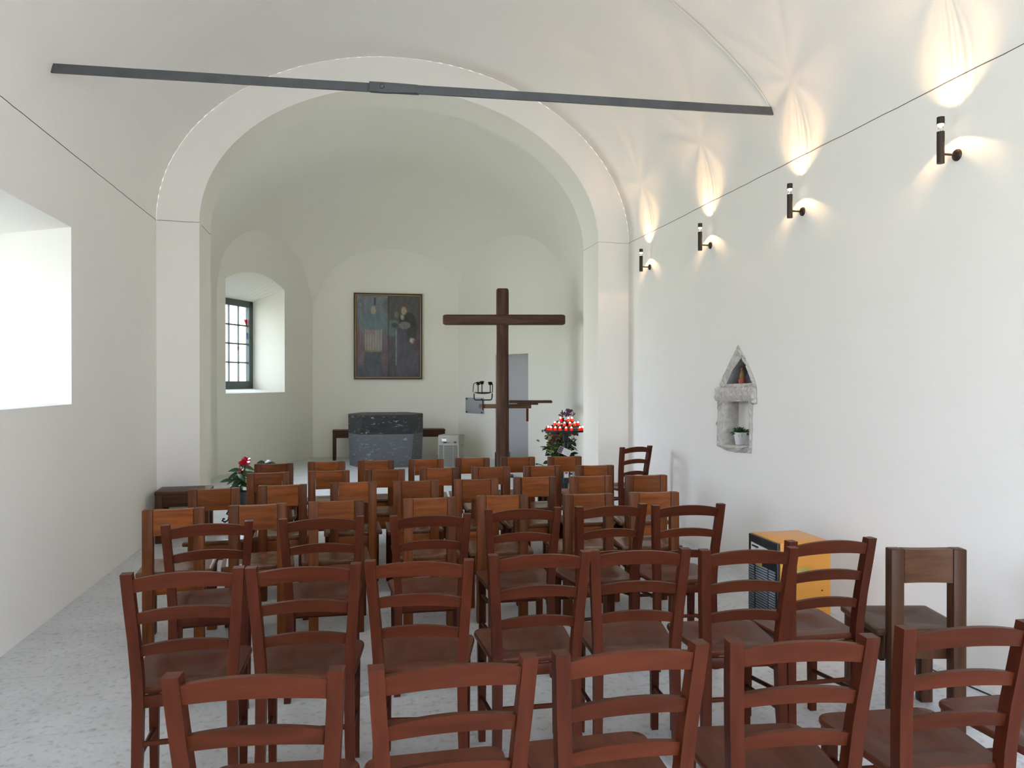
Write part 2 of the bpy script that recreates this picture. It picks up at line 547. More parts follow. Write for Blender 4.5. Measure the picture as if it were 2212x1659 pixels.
# nave vault
bm = bmesh.new()
prof = ellipse_arc(VC, SPR, VA, VR, 72)
NY = 24
rs = []
for k in range(NY + 1):
    rs.append([(x, YB + (YA(x) - YB) * k / NY, z) for x, z in prof])
rings(bm, rs, False, False)
struct('ceiling', bm, PLASTER)

# wall with the chancel arch
xs_in = ellipse_arc(AC, SPR, AA, AR, 64)
outer = [(XL, 0), (AC - AA, 0), (AC - AA, SPR)] + xs_in[::-1][1:-1] + [(AC + AA, SPR), (AC + AA, 0), (XR, 0), (XR, SPR)] + ellipse_arc(VC, SPR, VA, VR, 64)[1:]
bm = poly_fill(outer, [], lambda s, z: (s, YA(s), z))
struct('wall_arch', bm, PLASTER, smooth=False)
jam = [(AC + AA, 0), (AC + AA, SPR * 0.5)] + xs_in + [(AC - AA, SPR * 0.5), (AC - AA, 0)]
bm = bmesh.new()
rings(bm, [[(x, YA(x), z) for x, z in jam], [(x, YA(x) + THK, z) for x, z in jam]], False, False)
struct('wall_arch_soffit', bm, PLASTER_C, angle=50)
# its chancel side
CXL, CXR, CTOP = -2.17, 3.50, 5.6
outer = [(CXL, 0), (AC - AA, 0), (AC - AA, SPR)] + xs_in[::-1][1:-1] + [(AC + AA, SPR), (AC + AA, 0), (CXR, 0), (CXR, CTOP), (CXL, CTOP)]
bm = poly_fill(outer, [], lambda s, z: (s, YA(s) + THK, z))
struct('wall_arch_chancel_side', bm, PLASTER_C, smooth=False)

# chancel: polygonal end
PL = [(CXL, 8.50), (CXL, 12.80), (-0.85, 15.45), (2.00, 15.45), (CXR, 12.80), (CXR, 8.80)]
LN = 3.00
VXC, VYC, VRR, VCC = 0.665, 13.0, 2.835, 2.20   # chancel vault: centre, radius, rise


def sail(x, y):
    r2 = (x - VXC) ** 2 + max(0.0, y - VYC) ** 2
    return LN + VCC * math.sqrt(max(0.0, 1 - r2 / VRR ** 2))


def top_z(k, t):
    """Top of chancel wall k at fraction t: the vault cuts each end wall in an arch."""
    (ax, ay), (bx, by) = PL[k], PL[k + 1]
    if k in (0, 4): return LN
    return max(LN, sail(ax + (bx - ax) * t, ay + (by - ay) * t))


NS = 28
cw_names = ['wall_chancel_left', 'wall_chancel_window', 'wall_chancel_end', 'wall_chancel_door', 'wall_chancel_right']
DL = math.hypot(PL[2][0] - PL[1][0], PL[2][1] - PL[1][1])
DR = math.hypot(PL[4][0] - PL[3][0], PL[4][1] - PL[3][1])
wa, wb = PW(487.5, 850, PL[1], PL[2])[0], PW(615, 846, PL[1], PL[2])[0]
WS, WT = 1.29, 3.14
win_arc = [(wb + (wa - wb) * k / 16, WT + 0.20 * (1 - (2 * k / 16 - 1) ** 2)) for k in range(17)]
win_loop = [(wa, WS), (wb, WS)] + win_arc
da = PW(1070, 900, PL[3], PL[4])[0]; db = PW(1141, 900, PL[3], PL[4])[0]
DOOR_H = 1.99
for k in range(5):
    (ax, ay), (bx, by) = PL[k], PL[k + 1]
    L = math.hypot(bx - ax, by - ay)
    ex, ey = (bx - ax) / L, (by - ay) / L
    fn = lambda s, z, ax=ax, ay=ay, ex=ex, ey=ey: (ax + ex * s, ay + ey * s, z)
    tops = [(L * i / NS, top_z(k, i / NS)) for i in range(NS + 1)]
    SW = [(0.80, 1.18), (2.75, 1.18), (2.75, 2.88), (0.80, 2.88)]  # unseen side opening, added to light the chancel
    holes = [win_loop] if k == 1 else [SW] if k == 0 else []
    base = [(0, 0), (L, 0)]
    if k == 3: base = [(0, 0), (da, 0), (da, DOOR_H), (db, DOOR_H), (db, 0), (L, 0)]
    bm = poly_fill(base + tops[::-1], holes, fn)
    nx, ny = -ey, ex                                  # outward
    if k == 0:
        rings(bm, [[(fn(s, z)[0] + nx * d, fn(s, z)[1] + ny * d, z) for s, z in SW] for d in (0, 0.72)], True, False)
        bmesh.ops.remove_doubles(bm, verts=bm.verts[:], dist=0.0008)
    if k == 1:
        oa, ob, oz0, oz1 = wa + 0.06, wb - 0.05, 1.35, 2.94
        inner = win_loop
        outl = [(oa, oz0), (ob, oz0)] + [(ob + (oa - ob) * i / 16, oz1) for i in range(17)]
        rings(bm, [[(fn(s, z)[0] + nx * d, fn(s, z)[1] + ny * d, z) for s, z in lp] for lp, d in ((inner, 0), (outl, 0.62), (outl, 0.80))], True, False)
        bmesh.ops.remove_doubles(bm, verts=bm.verts[:], dist=0.0008)
        WF, WN, WE = fn, Vector((nx, ny, 0)), Vector((ex, ey, 0))
    if k == 3:
        lp = [(da, 0), (da, DOOR_H), (db, DOOR_H), (db, 0)]
        rings(bm, [[(fn(s, z)[0] + nx * d, fn(s, z)[1] + ny * d, z) for s, z in lp] for d in (0, 0.28)], False, False)
        DF, DN, DE = fn, Vector((nx, ny, 0)), Vector((ex, ey, 0))
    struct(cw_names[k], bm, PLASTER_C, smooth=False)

bm = bmesh.new()
NP = 22
cols = []
for k in range(5):
    (ax, ay), (bx, by) = PL[k], PL[k + 1]
    for i in range(NS + (1 if k == 4 else 0)):
        t = i / NS
        cols.append((ax + (bx - ax) * t, ay + (by - ay) * t, top_z(k, t)))
rs = []
for j in range(NP + 1):
    f = math.cos(PI / 2 * j / NP)
    row = []
    for i, (x, y, z) in enumerate(cols):
        cx, cy = VXC, min(y, VYC)
        X, Y = cx + (x - cx) * f, cy + (y - cy) * f
        row.append((X, Y, z if j == 0 else max(z, sail(X, Y))))
    rs.append(row)
rings(bm, rs, False, False)
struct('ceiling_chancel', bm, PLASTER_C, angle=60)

small_window('window_2', 9.30, 11.25, 1.18, 2.88, CXL - 0.66)  # unseen window, added behind the pier to brighten the chancel
portal('daylight', (CXL - 0.73, 10.275, 2.03), (0, -PI / 2, 0), 1.7, 1.95)

# hairline gaps along the springing
def crack(name, pts, r=0.0024):
    random.seed(len(pts))
    pp = []
    for a, b in zip(pts, pts[1:]):
        n = max(2, int((Vector(b) - Vector(a)).length / 0.12))
        for k in range(n):
            p = Vector(a).lerp(Vector(b), k / n)
            p.z += random.uniform(-0.002, 0.002)
            pp.append(p)
    pp.append(Vector(pts[-1]))
    struct(name, tube(bmesh.new(), pp, r, 5), CRACK)


crack('trim_1', [(XL, -3.5, SPR), (XL, 7.94, SPR)], 0.0028)
crack('trim_2', [(XR, -3.5, SPR), (XR, 3.6, SPR), (XR, 8.24, SPR)])
crack('trim_3', [(XL + .01, YA(XL) - .002, SPR), (AC - AA, YA(AC - AA) - .002, SPR)], 0.002)
crack('trim_4', [(AC - AA, YA(AC - AA) + 0.1, SPR - 0.01), (AC - AA, YA(AC - AA) + THK, SPR - 0.01)])
crack('trim_5', [(AC + AA, YA(AC + AA), SPR), (XR, YA(XR), SPR)], 0.0015)
crack('trim_6', [(AC + AA, YA(AC + AA), SPR), (AC + AA, YA(AC + AA) + THK, SPR)], 0.0018)
# vault crease from the tie bar's right end, shade painted as darker ribbon
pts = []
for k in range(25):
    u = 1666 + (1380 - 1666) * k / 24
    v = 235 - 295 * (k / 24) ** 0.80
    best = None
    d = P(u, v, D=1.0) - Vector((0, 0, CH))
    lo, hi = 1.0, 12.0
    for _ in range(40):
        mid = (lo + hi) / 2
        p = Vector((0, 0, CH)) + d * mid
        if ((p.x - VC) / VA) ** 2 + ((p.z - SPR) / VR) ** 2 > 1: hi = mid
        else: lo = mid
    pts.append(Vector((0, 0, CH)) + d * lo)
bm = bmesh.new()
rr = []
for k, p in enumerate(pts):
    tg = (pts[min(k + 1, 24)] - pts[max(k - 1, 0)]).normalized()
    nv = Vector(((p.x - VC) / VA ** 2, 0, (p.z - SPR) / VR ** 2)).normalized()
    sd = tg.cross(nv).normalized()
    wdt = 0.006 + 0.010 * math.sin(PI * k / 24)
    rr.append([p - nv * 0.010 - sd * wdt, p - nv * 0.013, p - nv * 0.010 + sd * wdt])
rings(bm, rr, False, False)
struct('trim_7', bm, plaster_mat('weathered_plaster', (0.83, 0.802, 0.765, 1)))  # slightly darker plaster colour stands in for the crease's shade

# chancel window
w = bpy.data.objects.new('window_3', None); C.objects.link(w); w['kind'] = 'structure'


def wp(s, z, d): p = WF(s, z); return (p[0] + WN.x * d, p[1] + WN.y * d, z)


wrot = Matrix.Rotation(math.atan2(WE.y, WE.x), 3, 'Z')
f = bmesh.new()
fs, fz = ob - oa, oz1 - oz0
FT = 0.115
for s, z, a, b in ((oa + fs / 2, oz1 - FT / 2, fs, FT), (oa + fs / 2, oz0 + FT * 0.6, fs, FT * 1.2),
                   (oa + FT / 2, (oz0 + oz1) / 2, FT, fz - 0.002), (ob - FT / 2, (oz0 + oz1) / 2, FT, fz - 0.002)):
    box(f, wp(s, z, 0.66), (a, 0.07, b), wrot)
obj('window_frame', f, FRAME_G, w, smooth=False)
f = bmesh.new()
i0, i1, j0, j1 = oa + FT, ob - FT, oz0 + FT * 1.2, oz1 - FT
for k in range(1, 5):
    box(f, wp(i0 + (i1 - i0) * k / 5, (j0 + j1) / 2, 0.66), (0.016, 0.03, j1 - j0), wrot)
for k in range(1, 4):
    box(f, wp((i0 + i1) / 2, j0 + (j1 - j0) * k / 4, 0.66), (i1 - i0, 0.03, 0.026), wrot)
obj('glazing_bar', f, FRAME_G, w, smooth=False)
g = bmesh.new()
g.faces.new([g.verts.new(wp(s, z, 0.665)) for s, z in ((i0, j0), (i1, j0), (i1, j1), (i0, j1))])
obj('window_pane', g, GLASS_T, w, smooth=False)
for nm, mt, ss in (('red_glass_piece', GLASS_R, [(i1 - .13, j1 - .22), (i1 - .01, j1 - .22), (i1 - .02, j1 - .36)]),
                   ('red_glass_piece', GLASS_R, [(i1 - .31, j0 + .62), (i1 - .26, j0 + .62), (i1 - .29, j0 + .54)]),
                   ('blue_glass_piece', GLASS_B, [(i1 - .04, j0 + .88), (i1 - .005, j0 + .88), (i1 - .005, j0 + .76), (i1 - .03, j0 + .76)])):
    g = bmesh.new(); g.faces.new([g.verts.new(wp(s, z, 0.655)) for s, z in ss])
    obj(nm, g, mt, w, smooth=False)
c = wp((oa + ob) / 2, (oz0 + oz1) / 2, 0.79)
portal('daylight', c, (PI / 2, 0, math.atan2(WE.y, WE.x) + PI), ob - oa, oz1 - oz0)

# chancel door
d = bpy.data.objects.new('door_1', None); C.objects.link(d); d['kind'] = 'structure'
drot = Matrix.Rotation(math.atan2(DE.y, DE.x), 3, 'Z')
p = DF((da + db) / 2, 1)
obj('door_leaf', box(bmesh.new(), (p[0] + DN.x * 0.27, p[1] + DN.y * 0.27, DOOR_H / 2 + 0.02), (db - da + 0.04, 0.05, DOOR_H + 0.04), drot, 0.004), DOOR_P, d)

# ------------------------------------------------------------------ iron tie bar
tie = thing('tie_bar', 'dark grey iron tie bar spanning the vault below the arch', 'tie bar', (0, 0, 0))


def vault_hit(u, v):
    d = P(u, v, D=1.0) - Vector((0, 0, CH)); lo, hi = 1.0, 12.0
    for _ in range(40):
        mid = (lo + hi) / 2
        p = Vector((0, 0, CH)) + d * mid
        if ((p.x - VC) / VA) ** 2 + (max(0, p.z - SPR) / VR) ** 2 > 1: hi = mid
        else: lo = mid
    return Vector((0, 0, CH)) + d * lo


A = vault_hit(111, 146); B = vault_hit(1667, 241)
mid = (A + B) / 2
dirv = (B - A).normalized()
yawt = math.atan2(dirv.y, dirv.x)
tl = (B - A).length


def flat_bar(p0, p1, h, t, off=0.0, bow=0.0):
    bm = bmesh.new()
    nrm = Vector((-dirv.y, dirv.x, 0)).normalized()
    rs = []
    n = 14
    for k in range(n + 1):
        p = p0.lerp(p1, k / n) + nrm * off
        jz = random.uniform(-0.0012, 0.0012)
        rs.append([p - nrm * t / 2 + Vector((0, 0, -h / 2 + jz)), p + nrm * t / 2 + Vector((0, 0, -h / 2 + jz)),
                   p + nrm * t / 2 + Vector((0, 0, h / 2 + jz)), p - nrm * t / 2 + Vector((0, 0, h / 2 + jz))])
    rings(bm, rs)
    return bevel(bm, 0.002, 2, 50)


jn = A.lerp(B, 0.402); jn2 = A.lerp(B, 0.47)
obj('bar', flat_bar(A - dirv * 0.01, jn2, 0.056, 0.016, 0.012), TIE, tie)
obj('bar', flat_bar(jn, B + dirv * 0.01, 0.056, 0.016, -0.006), TIE, tie)
bm = bmesh.new()
nrm = Vector((-dirv.y, dirv.x, 0)).normalized()
rs = []
for k, (f_, lo_, th_) in enumerate(((0.402, .036, .016), (0.404, .042, .018), (0.425, .043, .018), (0.440, .040, .016), (0.455, .035, .012), (0.468, .030, .006))):
    p = A.lerp(B, f_) - nrm * 0.014
    rs.append([p + Vector((0, 0, -lo_)), p - nrm * th_ + Vector((0, 0, -lo_ + .004)), p - nrm * th_ + Vector((0, 0, .026)), p + Vector((0, 0, .0295))])
obj('joint_plate', bevel(rings(bm, rs), 0.003, 2, 40), TIE, tie)
nrm = Vector((-dirv.y, dirv.x, 0))
bm = bmesh.new()
pc = A.lerp(B, 0.419) - nrm * 0.031
tube(bm, [pc + nrm * 0.01, pc, pc - nrm * 0.008, pc - nrm * 0.011], [0.017, 0.017, 0.014, 0.005], 12)
obj('rivet', bm, TIE, tie)

# ------------------------------------------------------------------ ladder-back chairs
NTH = ['first', 'second', 'third', 'fourth', 'fifth', 'sixth', 'seventh', 'eighth']


def seat_mesh(outline, z, th, dish, dx, dy, y0, edge=0.008):
    bm = bmesh.new()
    cx = sum(p[0] for p in outline) / len(outline); cy = sum(p[1] for p in outline) / len(outline)
    NR = 9

    def zz(x, y):
        r2 = (x / dx) ** 2 + ((y - y0) / dy) ** 2
        return z - dish * math.exp(-r2 ** 2.4)
    vs = []
    for k in range(1, NR + 1):
        f = k / NR
        ring = []
        for (x, y) in outline:
            X, Y = cx + (x - cx) * f, cy + (y - cy) * f
            ring.append(bm.verts.new((X, Y, zz(X, Y))))
        vs.append(ring)
    c0 = bm.verts.new((cx, cy, zz(cx, cy)))
    n = len(outline)
    for i in range(n): bm.faces.new((c0, vs[0][i], vs[0][(i + 1) % n]))
    for a, b in zip(vs, vs[1:]):
        for i in range(n):
            j = (i + 1) % n
            bm.faces.new((a[i], b[i], b[j], a[j]))
    def off(f, dz):
        return [bm.verts.new((cx + (x - cx) * f, cy + (y - cy) * f, z + dz)) for x, y in outline]
    extra = [off(1.015, -edge * 0.5), off(1.02, -edge), off(1.02, -th + edge), off(1.0, -th)]
    prev = vs[-1]
    for ring in extra:
        for i in range(n):
            j = (i + 1) % n
            bm.faces.new((prev[i], ring[i], ring[j], prev[j]))
        prev = ring
    bm.faces.new(prev[::-1])
    return bm


def make_ladder():
    t = thing('ladder_back_chair', '', 'chair')
    out = rounded([(-0.165, -0.168), (0.165, -0.168), (0.194, 0.19), (-0.194, 0.19)], [0.03, 0.03, 0.055, 0.055])
    obj('seat', seat_mesh(out, 0.458, 0.024, 0.017, 0.130, 0.105, 0.0), RED_SEAT, t, angle=50)
    for s in (-1, 1):
        obj('back_post', sweep([(s * 0.158, -0.205, 0.0, 0.030, 0.032), (s * 0.152, -0.186, 0.22, 0.034, 0.036), (s * 0.150, -0.178, 0.42, 0.036, 0.040),
                                (s * 0.152, -0.180, 0.50, 0.037, 0.042), (s * 0.160, -0.192, 0.63, 0.036, 0.042), (s * 0.169, -0.213, 0.76, 0.036, 0.042),
                                (s * 0.175, -0.230, 0.862, 0.036, 0.040)]), RED_WOOD, t, angle=40)
    for s in (-1, 1):
        obj('leg', sweep([(s * 0.160, 0.158, 0.0, 0.028, 0.028), (s * 0.160, 0.158, 0.40, 0.036, 0.036), (s * 0.160, 0.158, 0.434, 0.036, 0.036)]), RED_WOOD, t, angle=40)
    for z0, h, hw, yy in ((0.824, 0.052, 0.160, -0.232), (0.708, 0.043, 0.152, -0.209), (0.592, 0.041, 0.146, -0.190)):
        bm = bmesh.new()
        rs = []
        n = 12
        for k in range(n + 1):
            a = 2 * k / n - 1
            x = a * hw
            up = 0.017 * (1 - a * a)
            y = yy - 0.016 * (1 - a * a) + 0.004
            hh = h * (0.86 + 0.14 * (1 - a * a))
            lean = 0.20
            th = 0.017
            rs.append([(x, y - th / 2 + lean * hh / 2, z0 - hh / 2 + up - 0.006), (x, y + th / 2 + lean * hh / 2, z0 - hh / 2 + up - 0.006),
                       (x, y + th / 2 - lean * hh / 2, z0 + hh / 2 + up - 0.006), (x, y - th / 2 - lean * hh / 2, z0 + hh / 2 + up - 0.006)])
        rings(bm, rs)
        obj('slat', bevel(bm, 0.003, 2, 50), RED_SLAT, t, angle=40)
    bm = bmesh.new()
    box(bm, (0, 0.158, 0.413), (0.29, 0.02, 0.042), None, 0.003)
    obj('apron', bm, RED_WOOD, t)
    bm = bmesh.new()
    box(bm, (0, -0.178, 0.413), (0.27, 0.018, 0.042), None, 0.003)
    obj('apron', bm, RED_WOOD, t)
    for s in (-1, 1):
        for z in (0.36, 0.21):
            obj('stretcher', tube(bmesh.new(), [(s * 0.152, -0.178, z + 0.01), (s * 0.160, 0.158, z - 0.03)], 0.0095, 10), RED_WOOD, t)
    obj('stretcher', tube(bmesh.new(), [(-0.15, -0.184, 0.272), (0.15, -0.184, 0.272)], 0.0095, 10), RED_WOOD, t)
    obj('stretcher', tube(bmesh.new(), [(-0.158, 0.158, 0.29), (0.158, 0.158, 0.29)], 0.0095, 10), RED_WOOD, t)
    return t


def make_square():
    t = thing('low_back_chair', '', 'chair')
    out = rounded([(-0.198, -0.155), (0.198, -0.155), (0.200, 0.20), (-0.200, 0.20)], 0.012, 4)
    obj('seat', seat_mesh(out, 0.430, 0.026, 0.010, 0.16, 0.13, 0.02, 0.005), OAK_SEAT, t, angle=50)
    for s in (-1, 1):
        obj('back_post', boxbm((s * 0.132, -0.176, 0.3925), (0.056, 0.058, 0.785), None, 0.005), OAK, t)
    for s in (-1, 1):
        obj('leg', boxbm((s * 0.168, 0.148, 0.202), (0.056, 0.056, 0.404), None, 0.005), OAK, t)
    bm = bmesh.new()
    rs = []
    for k in range(9):
        a = k / 4 - 1
        x = a * 0.1022
        b = 0.010 * (1 - a * a)
        y0, y1 = -0.201 + b, -0.152 + b * 1.2
        zt = 0.784 - 0.004 * (1 - a * a)
        rs.append([(x, y0, 0.642), (x, y1, 0.642), (x, y1, zt), (x, y0, zt)])
    rings(bm, rs)
    obj('back_board', bevel(bm, 0.003, 2, 60), OAK_X, t, angle=40)
    obj('apron', boxbm((0, -0.140, 0.352), (0.335, 0.024, 0.100), None, 0.003), OAK_X, t)
    obj('apron', boxbm((0, 0.150, 0.352), (0.28, 0.024, 0.100), None, 0.003), OAK_X, t)
    for s in (-1, 1):
        obj('apron', boxbm((s * 0.160, -0.004, 0.344), (0.022, 0.246, 0.118), None, 0.003), OAK, t)
    return t


def dup(root):
    r = root.copy(); C.objects.link(r)
    for ch in list(root.children):
        c_ = ch.copy(); C.objects.link(c_); c_.parent = r
        for g_ in ch.children:
            d_ = g_.copy(); C.objects.link(d_); d_.parent = c_
    return r


def place(proto, used, row, z, back, label_fn, group, turn=1.0):
    n = len(row)
    for i, (u0, v0, u1, v1) in enumerate(row):
        a, b = P(u0, v0, Z=z), P(u1, v1, Z=z)
        m = (a + b) / 2
        yaw = math.atan2(b.y - a.y, b.x - a.x) * turn
        o = proto if not used[0] else dup(proto)
        used[0] = True
        o.location = (m.x - math.sin(yaw) * back, m.y + math.cos(yaw) * back, 0)
        o.rotation_euler = (0, 0, yaw)
        o['label'] = label_fn(i, n)
        o['group'] = group
    return o


def nth(i, n):
    if i == 0: return 'leftmost'
    if i == n - 1: return 'rightmost'
    if n % 2 and i == n // 2: return 'the middle one'
    if i < n / 2: return NTH[i] + ' from the left'
    return NTH[n - 1 - i] + ' from the right'


lad = make_ladder(); used_l = [False]
R1 = [(340.7, 1467, 749, 1450), (793, 1450, 1165, 1421), (1202.6, 1417, 1531.7, 1391), (1576, 1389.5, 1904, 1378), (1941, 1361, 2258, 1346)]
R2 = [(258, 1243, 526.6, 1227), (529.4, 1228.5, 779, 1219), (785, 1213.6, 1025.3, 1211), (1056.5, 1201.4, 1277.5, 1192),
      (1277, 1190.3, 1491.5, 1186.6), (1521.5, 1190.0, 1722, 1184.5), (1706, 1171, 1894.4, 1163)]
R3 = [(349, 1136.3, 544.3, 1126), (602, 1122.7, 786.5, 1116), (843.6, 1116, 1017.2, 1110.5), (1047.8, 1101.6, 1214.4, 1097),
      (1247, 1096, 1398.5, 1089), (1413.6, 1092.6, 1565.7, 1089.2)]
place(lad, used_l, R1, .862, .25, lambda i, n: 'red-brown ladder-back chair in the row nearest the viewer, ' + (nth(i, 6)), 'ladder-back chairs in the nearest row')
place(lad, used_l, R2, .862, .25, lambda i, n: 'red-brown ladder-back chair in the second row from the viewer, ' + nth(i, n), 'ladder-back chairs in the second row')
place(lad, used_l, R3, .862, .25, lambda i, n: 'red-brown ladder-back chair in the third row, before the low-backed ones, ' + nth(i, n), 'ladder-back chairs in the third row')
place(lad, used_l, [(1342.9, 966.7, 1411.3, 962.6)], .862, .25, lambda i, n: 'lone dark ladder-back chair standing against the right pier of the arch', 'lone chairs by the right wall')
# the sixth chair of the nearest row: only its seat is in view
o = dup(lad); o.location = (2.03, 1.99, 0); o.rotation_euler = (0, 0, math.radians(-3))
o['label'] = 'red-brown ladder-back chair in the row nearest the viewer, rightmost, only its seat in view'
o['group'] = 'ladder-back chairs in the nearest row'

sq = make_square(); used_s = [False]
QA = [(306.3, 1104.3, 439.9, 1097.5), (492.8, 1095.4, 619.7, 1088.1), (665.8, 1086.5, 787, 1081), (871.9, 1079.7, 986.5, 1074.9),
      (1029.8, 1072.4, 1142.4, 1070.4), (1217.7, 1069.7, 1328.3, 1067), (1361.6, 1065, 1469.4, 1063.6)]
QB = [(405.5, 1059, 517.5, 1054), (557.3, 1050.5, 663, 1047), (713.3, 1044.4, 813.6, 1041), (850.6, 1041, 947.8, 1038.3),
      (982, 1037, 1077.3, 1035.1), (1110.5, 1032.4, 1203.4, 1030.3), (1231.9, 1030.3, 1323.6, 1028.3), (1352, 1028, 1443.6, 1026.7)]
QC = [(531.5, 1024, 626.5, 1020), (664.8, 1019, 756, 1016.3), (787.1, 1015.5, 874.6, 1015), (907.1, 1012.5, 991.2, 1011.2),
      (1019.7, 1009.8, 1102, 1009), (1133.6, 1008, 1212.2, 1006.3), (1246.2, 1006.3, 1327.7, 1005.3)]
QD = [(549.2, 1003, 632.3, 1001.4), (665.1, 998.3, 745.1, 997.4), (773.2, 995.6, 850.9, 994.6), (882.7, 992.9, 958, 992.2),
      (983.1, 990.2, 1058.3, 989.7), (1082, 988.3, 1156.6, 987.6), (1183.8, 987, 1257.7, 986.2)]
place(sq, used_s, QA, .785, .205, lambda i, n: 'low-backed oak chair in the row right before the ladder-back chairs, ' + nth(i, n), 'low-backed chairs in their nearest row', 0.6)
place(sq, used_s, QB, .785, .205, lambda i, n: 'low-backed oak chair in the row of eight, ' + nth(i, n), 'low-backed chairs in the row of eight', 0.6)
place(sq, used_s, QC, .785, .205, lambda i, n: 'low-backed oak chair in the row just behind the front row, ' + nth(i, n), 'low-backed chairs in the second row from the altar', 0.6)
place(sq, used_s, QD, .785, .205, lambda i, n: 'low-backed oak chair in the front row nearest the altar, ' + nth(i, n), 'low-backed chairs in the row nearest the altar', 0.6)
near = place(sq, used_s, [(1921, 1187.3, 2094.4, 1187.3)], .785, .205, lambda i, n: 'dark low-backed oak chair standing alone beside the right wall', 'lone chairs by the right wall')
for ch in near.children:
    ch.data = ch.data.copy()
    ch.data.materials[0] = DARK_OAK_X if 'board' in ch.name else DARK_OAK

# ------------------------------------------------------------------ stool and bench
def make_bench(name, label, cat, loc, rz, w, dpt, h, leg=0.062, ap=0.115):
    t = thing(name, label, cat, loc, rz)
    obj('seat_board', boxbm((0, 0, h - 0.015), (w, dpt, 0.030), None, 0.004), DARK_OAK_X if cat != 'x' else OAK, t)
    for sx in (-1, 1):
        for sy in (-1, 1):
            obj('leg', boxbm((sx * (w / 2 - leg / 2 - 0.004), sy * (dpt / 2 - leg / 2 - 0.004), (h - 0.03) / 2), (leg, leg, h - 0.03), None, 0.004), DARK_OAK, t)
    for sy in (-1, 1):
        obj('apron', boxbm((0, sy * (dpt / 2 - 0.022), h - 0.03 - ap / 2), (w - 2 * leg, 0.024, ap), None, 0.003), DARK_OAK_X, t)
    for sx in (-1, 1):
        obj('apron', boxbm((sx * (w / 2 - 0.022), 0, h - 0.03 - ap / 2), (0.024, dpt - 2 * leg, ap), None, 0.003), DARK_OAK, t)
    return t


make_bench('stool', 'square brown wooden stool in the corner before the left pier', 'stool', (-1.60, 7.735, 0), math.radians(3), 0.47, 0.36, 0.478)
make_bench('bench', 'long brown wooden bench behind the stone altar', 'bench', (0.60, 14.95, 0), 0, 2.12, 0.36, 0.565)

# ------------------------------------------------------------------ altar
t = thing('altar', 'faceted dark granite altar block in the chancel', 'altar', (0.50, 14.02, 0))


def octo(fw, sw, fd, sd):
    return [(-fw, -fd), (fw, -fd), (sw, -sd), (sw, sd), (fw, fd), (-fw, fd), (-sw, sd), (-sw, -sd)]


def oring(o, z): return [(x, y, z) for x, y in o]


b0, b1, b2 = octo(.40, .635, .63, .10), octo(.455, .655, .64, .16), octo(.41, .66, .66, .10)
obj('altar_base', bevel(rings(bmesh.new(), [oring(b0, 0), oring(b1, .575)]), 0.004, 2, 20), GRANITE, t, smooth=False)
obj('altar_top', bevel(rings(bmesh.new(), [oring(b1, .579), oring(b2, .905)]), 0.004, 2, 20), GRANITE_D, t, smooth=False)

# ------------------------------------------------------------------ painting
FY = 15.45
pa, pb = P(764, 632, Y=FY - .05), P(912.5, 819.5, Y=FY - .05)
pw, ph = pb.x - pa.x, pa.z - pb.z
pc = Vector(((pa.x + pb.x) / 2, FY - 0.035, (pa.z + pb.z) / 2))
t = thing('painting', 'framed dark painting of two robed figures on the end wall', 'painting', (pc.x, pc.y, pc.z))
FWD = 0.055
bm = bmesh.new()
for x, z, sx, sz in ((0, ph / 2 - FWD / 2, pw, FWD), (0, -ph / 2 + FWD / 2, pw, FWD), (-pw / 2 + FWD / 2, 0, FWD, ph - 2 * FWD), (pw / 2 - FWD / 2, 0, FWD, ph - 2 * FWD)):
    box(bm, (x, 0, z), (sx, 0.05, sz), None, 0.004)
obj('frame', bm, FRAME_B, t)
bm = bmesh.new()
g1 = 0.010; iw, ih = pw - 2 * FWD + 0.03, ph - 2 * FWD + 0.03
for x, z, sx, sz in ((0, ih / 2, iw, g1), (0, -ih / 2, iw, g1), (-iw / 2, 0, g1, ih), (iw / 2, 0, g1, ih)):
    box(bm, (x, -0.026, z), (sx, 0.006, sz))
obj('gilt_line', bm, GOLD, t)


